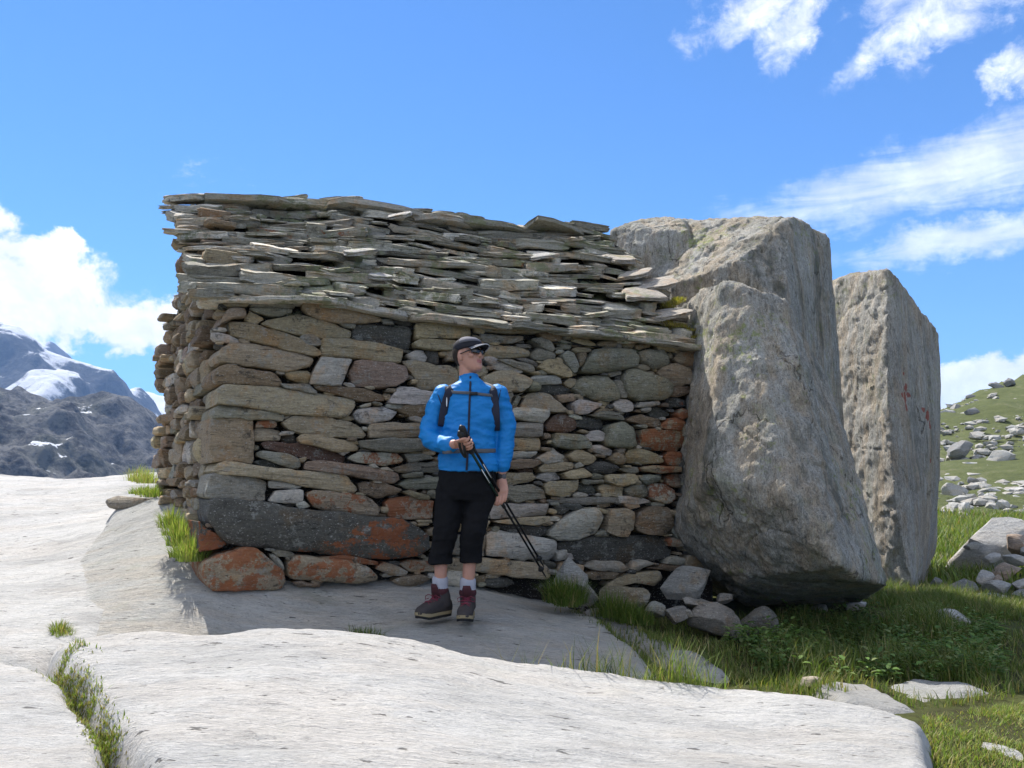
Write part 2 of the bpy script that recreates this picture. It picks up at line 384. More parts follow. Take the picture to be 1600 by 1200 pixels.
# three small slabs lying in the grass to the right
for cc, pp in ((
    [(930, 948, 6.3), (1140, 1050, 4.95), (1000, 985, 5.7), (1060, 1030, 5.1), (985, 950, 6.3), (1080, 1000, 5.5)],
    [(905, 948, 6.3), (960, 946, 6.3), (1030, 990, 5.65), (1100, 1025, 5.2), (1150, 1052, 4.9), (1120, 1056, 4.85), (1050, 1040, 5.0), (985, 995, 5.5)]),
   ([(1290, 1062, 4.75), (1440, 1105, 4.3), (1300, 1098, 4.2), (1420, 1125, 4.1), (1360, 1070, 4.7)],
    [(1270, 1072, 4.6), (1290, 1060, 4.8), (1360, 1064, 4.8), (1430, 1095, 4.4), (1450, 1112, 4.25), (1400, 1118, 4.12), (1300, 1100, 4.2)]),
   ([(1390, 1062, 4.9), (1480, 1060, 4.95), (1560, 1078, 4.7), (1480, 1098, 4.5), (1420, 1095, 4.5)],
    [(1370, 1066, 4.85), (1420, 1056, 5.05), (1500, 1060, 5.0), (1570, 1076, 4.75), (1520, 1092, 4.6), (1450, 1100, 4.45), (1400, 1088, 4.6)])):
    slab('rock_ground', M_slab_shade, cc, pp, res=.03, edge=.08, drop=.14, amp=.012)

# soil and meadow: near sheet
gctl = [(1100, 962, 6.8), (1200, 1003, 6.2), (1300, 1055, 5.2), (1300, 945, 7.6), (1450, 935, 8.5), (1500, 1003, 6.3), (1590, 953, 8), (1590, 1085, 4.8), (1500, 1195, 3.6), (1440, 1137, 4.0), (1000, 985, 6.0), (1150, 1065, 4.9)]
gpts = [at(*c) for c in gctl]
gpts += [Vector(p) for p in ((-3, 4.2, -1.12), (0, 4.75, -1.13), (-2.2, 3.3, -1.25), (1.0, 4.3, -1.12), (-3, 6, -1.0), (0, 7.5, -1.05), (-3.4, 8.6, -.35), (-6, 12, -.2), (0, 2, -1.75), (-4, 2, -1.7), (4, 2, -1.6), (0, 0, -2), (0, 12, -.9), (6, 13, -1.2), (9, 9, -1.2), (8, 4, -1.3), (-8, 6, -1.1), (-9, 13, -.4), (3, 16, -1.2), (10, 16, -1.15), (-8, 0, -2), (8, 0, -2))]
fG = tps(gpts, 5e-3)
def ground_z(x, y):
    z = float(fG(x, y)); return z
M_soil, kk, bb = newmat('soil')
_c = kk.coord()
kk.put(bb.inputs['Base Color'], kk.ramp(kk.noise(_c, 4, 6, .7), [(.3, (.030, .024, .014)), (.5, (.05, .055, .018)), (.7, (.075, .085, .025))]))
bb.inputs['Roughness'].default_value = .95; bb.inputs['Specular IOR Level'].default_value = .1
kk.lk(kk.bump(kk.noise(_c, 25, 5), .8, .03), bb.inputs['Normal'])
def meadow_mat(name, stops, sc):
    m, k, b = newmat(name); c = k.coord()
    n = k.math('ADD', k.math('MULTIPLY', k.noise(c, sc, 8, .68), .65), k.math('MULTIPLY', k.noise(c, sc * .12, 4, .6), .4))
    k.put(b.inputs['Base Color'], k.ramp(n, stops))
    b.inputs['Roughness'].default_value = .95; b.inputs['Specular IOR Level'].default_value = .1
    k.lk(k.bump(k.noise(c, sc * 3, 6, .7), .8, .25 / sc), b.inputs['Normal'])
    return m
def near_ground():
    X, Y = np.meshgrid(np.arange(-11, 13, .11), np.arange(-2, 17.01, .11))
    Z = fG(X, Y)
    for j in range(X.shape[0]):
        for i in range(X.shape[1]): Z[j, i] += .03 * fbm(Vector((X[j, i] * 1.5, Y[j, i] * 1.5, 0)), 4)
    mb = MB(); grid_mesh(mb, X, Y, Z); tag(mb.build('ground', M_soil), kind='structure')
near_ground()
# the valley: meadow and hill on the right, falling away elsewhere
HILL = [(1465, 645, 70), (1500, 630, 74), (1540, 605, 80), (1600, 584, 84), (1750, 545, 92), (2000, 500, 100)]
def hill_z(x, y):
    # foot of the slope at about 34 m, crest along the HILL line
    az = x / np.maximum(y, 1)
    px = 800 + F * az * 1.0
    crest_py = np.interp(px, [1100, 1300, 1400, 1465, 1500, 1540, 1600, 1750, 2000], [770, 735, 680, 645, 630, 605, 584, 545, 500])
    crest_Y = np.interp(px, [1300, 1465, 1600, 2000], [62, 70, 84, 100])
    zc = (760 - crest_py) / F * crest_Y
    t = np.clip((y - 33) / (crest_Y - 33), -1, 1.6)
    z = -1.25 + (zc + 1.25) * np.where(t < 0, 0, np.where(t < 1, t ** 1.15, 1 - .35 * (t - 1) ** 2 * 3))
    return z
M_hill = meadow_mat('hill turf', [(.30, (.065, .06, .035)), (.42, (.075, .088, .035)), (.56, (.098, .112, .045)), (.72, (.17, .16, .10))], 1.2)
def hill():
    ys = np.concatenate([np.arange(16.3, 40, .5), np.arange(40, 150, 1.0)]); xs = np.arange(-14, 110, 1.0)
    X, Y = np.meshgrid(xs, ys); Z = hill_z(X, Y)
    for j in range(X.shape[0]):
        for i in range(X.shape[1]):
            s = min(1, max(.04, (Y[j, i] - 26) / 18))
            Z[j, i] += s * (.8 * fbm(Vector((X[j, i] * .08, Y[j, i] * .08, 2)), 5) + .25 * fbm(Vector((X[j, i] * .35, Y[j, i] * .35, 7)), 3))
    mb = MB(); grid_mesh(mb, X, Y, Z); tag(mb.build('hill', M_hill), kind='structure')
hill()
# far land reaching to the horizon
M_far = meadow_mat('far land', [(.3, (.06, .065, .05)), (.5, (.10, .11, .07)), (.7, (.16, .16, .13))], .02)
mb = MB(); n = 64
ring = [[(r * math.cos(2 * math.pi * i / n), r * math.sin(2 * math.pi * i / n), z) for i in range(n)] for r, z in ((24, -3.2), (300, -14), (2000, -60), (12000, -160))]
for rr in ring: mb.add(rr, [], None)
mb.add([(0, 0, -3.2)], [], None)
for a in range(3):
    for i in range(n): mb.f.append((a * n + i, a * n + (i + 1) % n, (a + 1) * n + (i + 1) % n, (a + 1) * n + i))
for i in range(n): mb.f.append((4 * n, i, (i + 1) % n))
tag(mb.build('land', M_far), kind='structure')

# ------------------------------------------------------------------ mountains
def mountain_mat(name, snow, rock=((.09, .095, .10), (.20, .205, .21)), sc=.01, snow_lo=.5, snow_hi=.56, grass=0.):
    m, k, b = newmat(name); c = k.coord(); g = k.geo()
    sz = k.n('ShaderNodeSeparateXYZ'); k.lk(g.outputs['Normal'], sz.inputs[0])
    n = k.noise(c, sc * 3, 10, .72); n2 = k.noise(c, sc, 8, .65); n3 = k.noise(c, sc * 16, 6, .8)
    r = k.mix(k.rng(k.math('ADD', k.math('MULTIPLY', n, .5), k.math('MULTIPLY', n3, .5)), .43, .57), rock[0], rock[1])
    if grass: r = k.mix(k.math('MULTIPLY', k.rng(n2, .5, .65), grass), r, (.12, .13, .06, 1))
    s = k.math('ADD', k.math('MULTIPLY', n2, .8), k.math('MULTIPLY', n, .25))
    s = k.math('ADD', s, k.math('MULTIPLY', sz.outputs[2], .25))
    sm = k.math('MULTIPLY', k.rng(s, snow_lo, snow_hi), snow)
    k.put(b.inputs['Base Color'], k.mix(sm, r, (.82, .84, .88, 1)))
    b.inputs['Roughness'].default_value = .9; b.inputs['Specular IOR Level'].default_value = .1
    k.lk(k.bump(k.math('ADD', n, k.math('MULTIPLY', n3, .5)), 1.0, .35 / sc * .22), b.inputs['Normal'])
    return m
def mountain(name, mat, crest, Y0, foot_py, depth, rough, seed, nx=160, ny=70, sx=1.0):
    """a ridge whose crest runs through the given pixels at distance Y0; slopes down to the front and back"""
    c = [at(px, py, Y0) for px, py in crest]
    cx = np.array([p.x for p in c]); cz = np.array([p.z for p in c])
    zf = at(800, foot_py, Y0 - depth).z
    xs = np.linspace(cx[0], cx[-1], nx); mbx = []
    T = np.concatenate([np.linspace(-1, 0, ny), np.linspace(0, .8, ny // 3)[1:]])
    X, TT = np.meshgrid(xs, T); Y = Y0 + TT * depth
    C = np.interp(X, cx, cz)
    Z = zf + (C - zf) * np.clip(1 - np.abs(TT), 0, 1) ** 1.0
    for j in range(X.shape[0]):
        for i in range(X.shape[1]):
            p = Vector((X[j, i] / rough[1], Y[j, i] / rough[1], seed))
            e = min(1, abs(TT[j, i]) * 6 + .25) * (1 - .8 * max(0, -TT[j, i] - .7) / .3)
            Z[j, i] += rough[0] * e * (noise.ridged_multi_fractal(p, 1., 2.1, 6, .9, 2.) - 1.1 + .6 * fbm(p * 2.3, 5))
            X[j, i] += rough[0] * .4 * e * fbm(p + Vector((9, 0, 0)), 4)
    mb = MB(); grid_mesh(mb, X, Y, Z); o = mb.build(name, mat); tag(o, kind='structure'); return o
M_mtS = mountain_mat('snowy mountain', 1.0, ((.022, .025, .034), (.085, .09, .10)), .0022, .69, .74)
M_mtN = mountain_mat('scree slope', 1.0, ((.035, .036, .042), (.15, .15, .148)), .012, .845, .87, grass=.2)
M_ice = mountain_mat('snowfield', 1.0, ((.5, .5, .5), (.7, .7, .7)), .002, .2, .3)
mountain('mountain', M_mtN, [(-500, 520), (-200, 600), (-80, 620), (0, 600), (30, 610), (75, 622), (130, 616), (175, 614), (205, 622), (240, 655), (275, 700), (320, 735), (420, 760)], 900, 765, 480, (22, 95), 3.1, nx=320, ny=150)
mountain('mountain', M_mtS, [(-700, 420), (-300, 470), (-100, 470), (0, 503), (30, 512), (55, 530), (75, 545), (110, 556), (150, 566), (178, 572), (192, 592), (202, 618), (215, 640), (235, 700), (300, 760)], 2600, 690, 900, (60, 420), 8.4, nx=220, ny=70)
mountain('mountain', M_mtS, [(20, 640), (50, 560), (75, 534), (85, 536), (110, 556), (130, 590), (185, 602), (200, 606), (230, 612), (300, 640)], 4200, 660, 900, (40, 420), 5.7, nx=100, ny=30)
mountain('snowfield', M_ice, [(150, 650), (190, 620), (208, 612), (240, 617), (290, 622), (420, 640), (520, 700)], 3800, 690, 800, (14, 500), 1.7, nx=60, ny=24)

# ------------------------------------------------------------------ mountain air
hm = bpy.data.materials.new('mountain air'); hm.use_nodes = True; ht = hm.node_tree; ht.nodes.remove(ht.nodes['Principled BSDF'])
hv = ht.nodes.new('ShaderNodeVolumePrincipled'); hv.inputs['Color'].default_value = (.34, .57, 1, 1); hv.inputs['Density'].default_value = HAZE; hv.inputs['Anisotropy'].default_value = .0
ht.links.new(hv.outputs[0], ht.nodes['Material Output'].inputs['Volume'])
mb = MB(); hx = 12500; z0, z1 = -175, 760
mb.add([(x, y, z) for z in (z0, z1) for x, y in ((-hx, -hx), (hx, -hx), (hx, hx), (-hx, hx))], [(3, 2, 1, 0), (4, 5, 6, 7), (0, 1, 5, 4), (1, 2, 6, 5), (2, 3, 7, 6), (3, 0, 4, 7)], None)
tag(mb.build('haze', hm, smooth=False), kind='stuff')
# ------------------------------------------------------------------ the stone hut
A22, A30 = rad(22), rad(29.5)
EU = Vector((math.cos(A22), math.sin(A22), 0)); NF = Vector((math.sin(A22), -math.cos(A22), 0)); EZ = Vector((0, 0, 1))
W0 = at(318, 922, 5.36); W0 = Vector((W0.x, W0.y, 0))
DL = Vector((-math.sin(A30), math.cos(A30), 0)); NL = Vector((-math.cos(A30), -math.sin(A30), 0))
def onwall(px, py, off=0.):
    r = ray(px, py); O = W0 + NF * off
    t = O.dot(NF) / r.dot(NF); p = r * t
    return (p - O).dot(EU), p.z
hut = empty('stone_hut', (0.2, 6.4, -.75), 'low dry stone hut with slab roof leaning against huge boulders', 'hut')

TINT = {'t': (.34, .285, .20), 'y': (.40, .335, .22), 'g': (.25, .25, .215), 'G': (.20, .23, .185), 'd': (.095, .10, .095),
        'w': (.42, .42, .40), 'p': (.30, .225, .18), 'b': (.23, .175, .12), 'r': (.15, .08, .06), 'o': (.30, .25, .18)}
_m = (.305, .27, .21)
TINT = {k_: tuple(a + (b - a) * (.45 if k_ in 'prG' else .2) for a, b in zip(v, tuple(m_ * sum(v) / sum(_m) for m_ in _m))) for k_, v in TINT.items()}
TINT = {k_: (v[0] * 1.09, v[1] * 1.03, v[2] * .94) for k_, v in TINT.items()}
def chaikin(P, n=1, k=.22):
    for _ in range(n):
        Q = []
        for i in range(len(P)):
            a, b = P[i], P[(i + 1) % len(P)]
            Q.append((a[0] + (b[0]-a[0]) * k, a[1] + (b[1]-a[1]) * k)); Q.append((a[0] + (b[0]-a[0]) * (1-k), a[1] + (b[1]-a[1]) * (1-k)))
        P = Q
    return P
def resample(P, n):
    L = [0]
    for i in range(len(P)):
        a, b = P[i], P[(i+1) % len(P)]; L.append(L[-1] + math.hypot(a[0]-b[0], a[1]-b[1]))
    out = []; j = 0
    for i in range(n):
        s = L[-1] * i / n
        while L[j+1] < s: j += 1
        a, b = P[j], P[(j+1) % len(P)]; t = (s - L[j]) / max(1e-9, L[j+1]-L[j])
        out.append((a[0] + (b[0]-a[0]) * t, a[1] + (b[1]-a[1]) * t))
    return out, L[-1]
def stone(mb, poly, O, eu, ev, en, back=.22, prot=0., bulge=.02, tilt=(0, 0), col=(.3, .25, .2, .1), rnd=.025, dback=None, amp=.006, dens=.022, lf=None):
    """one building stone: outline poly (u,v), rounded front, sides running back into the wall"""
    P = list(poly)
    area = sum(P[i][0] * P[(i+1) % len(P)][1] - P[(i+1) % len(P)][0] * P[i][1] for i in range(len(P)))
    if area < 0: P = P[::-1]
    n = 20
    P, L = resample(P, n); n = max(14, min(72, int(L / dens))); P, L = resample(chaikin(poly if area > 0 else poly[::-1], 1, .03), n)
    cx = sum(p[0] for p in P) / n; cy = sum(p[1] for p in P) / n
    # principal axis
    sxx = sum((p[0]-cx)**2 for p in P); syy = sum((p[1]-cy)**2 for p in P); sxy = sum((p[0]-cx)*(p[1]-cy) for p in P)
    th = .5 * math.atan2(2 * sxy, sxx - syy); c, s = math.cos(th), math.sin(th)
    Q = [((p[0]-cx)*c + (p[1]-cy)*s, -(p[0]-cx)*s + (p[1]-cy)*c) for p in P]
    hx = max(abs(q[0]) for q in Q); hy = max(abs(q[1]) for q in Q)
    rnd = min(rnd, hy * .4) * .55
    grow = .006
    Q = [(q[0] * (1 + grow / hx), q[1] * (1 + grow / max(hy, .02))) for q in Q]
    cuts = []
    for _ in range(R.choice((1, 2, 2, 3))):
        ph = R.uniform(0, 6.28); cuts.append((math.cos(ph), math.sin(ph), R.uniform(.15, .75), R.uniform(.25, .9)))
    seed = Vector((R.uniform(-50, 50), R.uniform(-50, 50), R.uniform(-50, 50)))
    ds = [-1, -.5, 0, .25, .6, 1.0]; rings = []
    ins = [0, 0, 0, .10 * rnd, .42 * rnd, rnd]
    m = max(2, int((hy - rnd) / .03))
    for i in range(1, m + 1): ins.append(rnd + (hy - rnd) * i / (m + .6))
    nr = len(ins); db = dback or -en
    vs_ = []; cc = []
    for r_, d in enumerate(ins):
        fx, fy = max(.02, 1 - d / hx), max(.0, 1 - d / hy)
        e = min(1, d / rnd); prof = math.sqrt(max(0, 1 - (1 - e) ** 2))
        for q in Q:
            x, y = q[0] * fx, q[1] * fy
            u, v = cx + x * c - y * s, cy + x * s + y * c
            p = O + eu * u + ev * v
            if r_ == 0: p = p + db * back
            elif r_ == 1: p = p + db * (back * .35)
            else:
                h = prot - rnd * .9 + prof * rnd * .9 + bulge * (1 - (x / hx) ** 2) * (1 - (y / max(hy, .01)) ** 2) * (1 if d > 0 else .3)
                for ca, sa, st_, sl_ in cuts:
                    e_ = (x / hx * ca + y / max(hy, .02) * sa) - st_
                    if e_ > 0: h -= e_ * sl_ * min(hy, .09) * .8
                h += tilt[0] * (u - cx) + tilt[1] * (v - cy)
                p = p + en * h
            # layered fracture
            ps = Vector((u * 4, v * 32 - u * 3, h * 6 if r_ > 1 else -back * 9)) + seed
            a = amp * (1.0 if r_ else .4)
            pn = fbm(ps, 3) * a; pl = fbm(Vector((u * 9, v * 9, r_ * .15)) + seed, 3) * a * 1.1
            dx = Vector(((u - cx) / max(hx, .03), 0, (v - cy) / max(hy, .03)))
            p = p + en * (pn * 1.1 + pl) + (eu * (u - cx) + ev * (v - cy)).normalized() * (pn * .7 + fbm(Vector((u * 12, v * 16, 3)) + seed, 4) * a * 1.5)
            vs_.append(p)
            if lf: cc.append((col[0], col[1], col[2], lf(u, v)))
    fs = []
    for r_ in range(nr - 1):
        for i in range(n):
            a, b = r_ * n + i, r_ * n + (i + 1) % n
            fs.append((a, b, b + n, a + n))
    fs.append(tuple((nr - 1) * n + i for i in range(n)))
    mb.add(vs_, fs, cc if lf else col)

# stones read off the front wall: kind, amount of orange lichen, outline in photograph pixels
ST = """t0|359,502 390,504 432,517 470,530 500,549 500,555 485,555 445,546 395,532 361,522
t0|407,506 415,501 437,497 469,491 520,504 549,516 546,528 500,529 470,524 430,514
t1|472,481 474,471 505,471 530,476 570,490 597,498 596,502 570,504 530,503 500,499 480,490
g0|391,479 398,469 440,467 462,478 450,481 400,479
g0|390,482 398,481 452,483 456,487 440,493 420,492 400,487
y0|382,497 391,486 402,490 413,497 400,505 392,504
t0|350,474 360,467 386,470 387,478 365,480
p0|343,506 358,482 385,483 384,495 365,497
t1|350,541 360,535 400,538 440,547 475,553 489,561 483,572 460,578 440,579 395,572 345,564 338,555
g0|468,528 475,523 490,525 502,533 500,540 488,539 474,535
b2|332,592 343,573 358,570 400,578 423,581 437,592 439,604 400,601 340,599
t0|446,583 455,580 480,580 486,585 481,598 470,597 450,591
w0|501,559 546,563 540,585 532,601 484,600 488,586
y1|503,530 545,530 590,537 629,548 626,566 612,567 560,560 502,556
d0|553,518 560,506 600,506 642,513 643,544 625,545 590,534 555,528
g0|528,502 555,502 555,511 540,510
d0|612,498 645,494 645,512 628,507
g0|597,500 612,500 615,506 600,505
y0|591,487 600,481 624,488 625,494 605,493
g0|622,482 640,479 670,485 700,494 700,500 660,495 625,489
y1|649,507 700,502 733,503 735,526 700,528 650,529
y0|645,537 660,530 700,532 730,536 725,545 680,546 650,542
w0|635,554 648,547 662,547 668,560 663,567 645,563
d0|667,547 688,548 686,567 668,565
p0|547,583 555,567 565,562 610,567 635,573 636,590 620,602 590,605 550,603
t0|629,564 650,563 680,571 702,570 720,578 716,604 690,610 655,606 650,590 640,578
t3|341,607 350,602 420,604 470,611 554,624 554,634 545,648 535,652 500,650 440,645 375,634 341,630
g1|438,600 480,601 494,612 493,615 470,611 445,606
b1|490,602 530,603 570,609 600,618 600,626 560,625 520,614 495,608
g0|335,640 350,631 375,632 440,644 443,649 440,657 400,654 350,652 334,653
t0|444,649 455,644 456,651 446,653
t0|331,652 352,651 394,655 396,690 395,724 345,721 330,722 329,690
o5|399,664 405,658 428,656 432,660 432,667 400,667
t2|397,671 405,668 438,673 438,687 398,688
d0|440,685 450,677 462,680 464,690 445,691
r2|408,692 420,688 455,694 470,691 510,702 542,712 538,724 500,720 460,712 415,700
g1|402,708 410,705 450,710 468,718 468,730 455,731 420,719 402,712
d0|397,722 405,718 435,722 445,730 410,729
t3|440,660 460,650 500,651 545,659 565,670 571,680 568,684 520,682 480,678 455,672
t3|465,686 472,679 510,681 550,692 560,700 558,704 530,705 500,697 470,692
w0|527,703 545,701 548,706 538,710
w0|551,650 560,640 600,634 612,640 622,643 610,655 585,661 565,660
w0|562,634 580,629 580,634 566,637
w0|608,627 622,605 640,606 675,612 690,614 690,630 650,632 612,629
b0|620,640 635,634 690,634 690,650 640,650
t2|575,668 580,663 620,661 655,662 668,672 660,682 620,684 578,683
g3|560,690 600,686 655,686 672,698 670,702 630,707 590,703 565,698
w5|545,716 560,708 590,707 620,709 630,718 625,722 600,726 560,722
g1|632,709 665,709 678,716 640,721
w0|578,727 585,725 592,731 580,731
w0|595,732 605,730 616,736 600,737
g2|613,732 640,724 690,721 700,725 695,737 640,739 620,737
p3|478,722 500,720 560,727 600,733 622,741 624,750 615,755 590,750 540,742 475,732
y0|343,724 352,720 400,728 450,735 500,738 540,744 558,762 555,770 530,768 480,760 440,752 400,745 340,740 333,735
g1|328,745 336,741 370,742 400,747 416,754 413,782 380,781 328,778 323,770
w0|420,754 425,752 460,753 475,759 460,764 422,761
w0|420,783 432,768 470,765 474,768 471,784 445,786
p5|478,772 490,767 520,769 570,776 582,782 594,795 590,806 560,804 510,798 490,791
b3|560,756 570,752 600,754 630,765 620,773 590,776 565,770
g0|623,757 640,748 690,746 690,763 640,764
g1|628,742 660,738 660,744 635,746
t3|630,769 640,767 670,775 672,780 655,780
o7|604,786 610,780 640,776 660,781 677,783 675,810 640,811 608,810
y0|650,813 675,812 675,817 655,817
g0|441,790 455,787 462,791 450,793
w0|464,788 475,784 484,791 470,795
d6|311,815 318,822 340,835 355,850 345,856 312,862
g0|423,862 440,858 460,865 463,870 435,869
w0|420,866 432,868 440,880 445,890 440,892 430,882
b2|458,911 470,909 500,913 502,917 470,919
o7|500,870 540,868 590,878 592,883 560,880 510,872
o5|587,888 600,879 615,883 637,894 630,899 610,898
o6|625,882 640,876 690,878 690,892 640,892
b4|615,908 630,900 660,899 672,905 655,914 635,916
g0|740,508 755,507 775,504 800,509 845,513 840,520 800,521 760,517
g0|740,494 770,497 800,503 798,505 750,502
t0|797,507 805,503 816,505 813,509
g0|820,503 830,502 854,506 850,510 822,507
g0|750,522 790,526 815,526 816,532 800,536 755,534
y0|745,537 790,540 820,546 827,549 826,556 790,559 747,556
d0|820,523 832,522 830,528
g0|808,537 830,538 833,542 812,543
g0|829,530 845,528 862,536 866,545 862,549 845,542
d0|850,520 860,517 876,521 876,530 868,534 855,529
b0|843,521 858,516 876,517 878,530 862,533 848,529
g0|829,555 842,543 855,547 868,553 869,559 860,562 835,560
g0|775,562 800,563 830,572 835,579 828,581 800,572
g0|809,560 820,558 842,567 840,571 825,567
w0|766,573 785,567 805,572 818,581 810,583 780,577
y1|840,573 855,562 870,563 880,570 893,583 892,589 880,588 855,582
y3|868,559 877,560 879,566 872,570
g0|876,555 884,549 893,553 902,570 902,580 896,582 884,570
b0|903,552 914,552 912,566 905,574
t0|894,546 905,543 924,544 925,549 900,551
y0|894,535 900,525 920,530 932,537 931,543 905,537
g0|880,524 895,524 893,530 882,529
t0|755,590 775,580 800,580 820,587 829,594 825,605 810,612 780,611 755,603
w0|829,590 848,585 870,587 880,596 878,599 845,599
G0|825,607 832,596 845,603 842,611 828,611
d0|846,604 855,600 890,601 897,608 897,614 870,614 848,610
y1|884,598 892,590 902,592 902,600 893,605
G0|898,607 903,595 918,585 945,586 960,595 968,612 966,622 950,627 930,623 912,615
G1|909,580 912,568 925,548 945,544 990,548 996,560 992,573 970,578 930,582
p1|873,617 898,615 903,625 880,628
g0|897,605 906,609 917,617 910,618
d0|912,618 930,626 920,627
t0|812,636 825,616 842,613 858,616 872,628 889,643 870,644 820,638
t0|803,618 820,613 810,620
g0|801,633 808,619 813,622 806,634
t0|815,621 824,617 824,621
t0|934,539 940,534 963,531 966,540 950,544
t0|970,537 985,534 993,538 990,545 978,543
t0|994,545 995,539 1015,538 1016,542 1000,546
y0|1024,540 1035,536 1057,537 1056,548 1025,547
t1|1065,542 1095,541 1096,549 1075,546
G0|996,552 1010,547 1035,548 1043,563 1040,570 1020,577 1000,565
t0|1040,554 1050,551 1055,556 1048,560
t4|1053,560 1062,551 1080,549 1097,556 1092,568 1085,578 1065,570
t1|1026,581 1035,572 1055,569 1075,577 1084,592 1082,600 1060,603 1045,598
t0|992,575 1000,569 1014,572 1015,576 1005,580
w0|1013,581 1022,579 1027,585 1020,585
G2|973,590 980,578 990,577 1030,590 1050,602 1048,615 1035,625 1000,625 982,620 975,605
b4|1050,606 1060,604 1081,604 1082,612 1072,618 1052,617
d4|1040,628 1045,621 1065,620 1073,628 1072,634 1050,636
g0|950,582 973,579 970,584 955,588
g0|962,592 970,594 978,612 977,622 970,620
w0|895,630 905,626 940,631 938,634 915,647 900,645
y0|935,627 945,624 954,628 950,635 942,632
w0|958,632 963,626 978,624 988,632 988,640 975,644 962,640
t1|930,644 946,636 946,640 938,645
G1|921,648 945,642 955,641 975,650 977,656 950,654
w1|795,641 810,637 855,642 856,650 848,660 820,657 797,650
g0|797,661 848,662 850,680 830,683 797,680
y1|797,684 846,684 845,703 797,702
w0|797,707 842,705 840,710 830,716 797,716
b1|797,720 840,719 845,724 832,730 797,732
r3|812,733 835,733 838,738 815,739
r0|856,664 866,650 880,645 890,645 902,662 898,672 885,676 858,672
d0|900,658 918,651 940,653 949,660 945,670 925,668 903,665
G0|862,690 870,677 895,679 912,683 922,694 920,700 895,701 868,697
G0|945,688 952,664 970,661 985,662 996,672 995,695 985,700 965,699 948,696
w0|924,698 930,696 945,697 957,704 955,711 940,710 926,703
w0|840,717 855,706 865,701 885,714 870,721 850,724
t0|888,712 900,703 912,705 930,715 925,724 913,725 895,719
y0|843,732 850,726 895,723 896,732 870,736 848,737
w0|897,727 905,722 913,728 900,731
t0|882,718 890,714 894,721 886,723
w0|838,747 850,740 870,738 880,748 860,751
y0|880,741 890,736 912,732 925,743 900,749 885,747
d1|918,731 930,723 943,720 965,727 970,732 955,739 935,740
o4|952,717 960,708 970,711 979,720 975,725 960,722
g0|963,702 975,699 976,709 966,708
w0|993,636 1000,629 1028,627 1028,632 1010,636
w0|1002,640 1015,635 1018,640 1012,644
d3|1019,645 1025,637 1035,635 1053,647 1040,652 1025,651
o9|1056,648 1065,639 1076,643 1078,650 1065,655
b1|983,657 990,651 1005,647 1030,656 1032,663 1025,668 1000,661
g1|994,664 1008,663 1009,668 998,667
o8|1031,668 1045,655 1065,653 1072,662 1072,672 1055,672
o7|1003,672 1025,671 1050,673 1073,675 1072,690 1062,704 1030,702 1003,698 1004,682
y1|978,712 985,702 1000,701 1025,709 1038,720 1030,724 1000,724 982,722
o7|1040,715 1048,707 1066,706 1066,728 1045,725
o6|1000,731 1020,728 1062,730 1062,737 1030,739 1005,735
g3|972,733 985,729 1000,731 1002,738 990,740
y0|948,745 955,742 995,741 999,748 990,756 970,759 950,753
G0|1000,748 1010,743 1032,744 1025,752 1012,757
o6|1044,743 1065,740 1065,760 1045,757
w6|1016,760 1022,754 1040,757 1056,765 1056,780 1045,788 1030,783 1017,775
G0|926,745 932,739 945,744 944,748 930,748
g0|921,750 945,750 946,755 925,755
y0|938,763 945,757 970,757 976,762 975,775 945,776
G2|978,765 990,759 1012,759 1014,774 1005,778 985,774
d0|920,759 932,757 938,768 935,773 920,773
t2|785,745 795,739 830,739 837,747 828,753 790,759
g0|785,763 830,758 848,767 852,778 835,779 805,785 787,775
y1|851,760 860,753 880,752 903,751 903,765 890,775 865,774 852,770
d0|905,757 930,756 937,768 920,772 907,770
g0|853,782 880,779 940,777 966,778 966,785 920,788 860,785
w1|968,776 985,776 1010,780 1018,784 1000,787 970,785
w3|765,795 775,788 857,787 857,805 820,807 766,810
y2|770,815 800,811 857,807 857,815 830,820 790,818
d0|770,820 855,822 857,835 840,840 800,832
w3|760,835 775,829 820,836 870,845 870,870 860,877 800,872 762,867
t2|745,878 758,873 810,878 850,883 856,892 852,904 810,902 745,892
w1|858,830 870,818 890,805 910,795 928,795 940,806 938,820 930,832 905,842 872,844 858,836
t0|948,810 953,796 975,795 989,800 987,825 978,838 960,836 948,830
b0|993,820 1002,800 1020,792 1040,793 1050,815 1050,825 1035,835 1010,833 997,828
d1|872,850 900,843 935,838 985,838 1030,838 1042,850 1055,862 1050,872 1010,880 960,880 910,878 885,868
o5|1041,845 1050,841 1065,843 1064,853 1045,852
t0|976,787 1000,788 1002,792 985,796
w0|870,862 885,860 884,874 871,876
w0|886,868 893,866 899,873 890,876
g1|915,885 930,877 965,878 980,888 970,893 925,890
b2|915,897 930,891 965,895 958,903 925,905
w0|986,890 990,878 1005,875 1023,880 1010,885 998,891
b1|1015,888 1035,883 1060,882 1066,888 1050,892
y4|947,914 960,904 980,897 1030,892 1034,901 1022,915 990,910 955,918
t1|700,540 745,541 746,560 700,562
g1|700,612 800,612 797,632 705,634
t1|680,650 780,652 782,672 680,676
g0|690,690 790,690 790,712 690,714
t1|695,745 785,742 780,760 700,762
w1|690,775 760,770 762,792 690,797
t2|690,812 765,814 758,828 690,830
g1|690,838 758,838 756,868 690,866
t2|685,872 742,874 742,894 690,892
d0|760,905 795,903 806,912 780,920 762,915"""
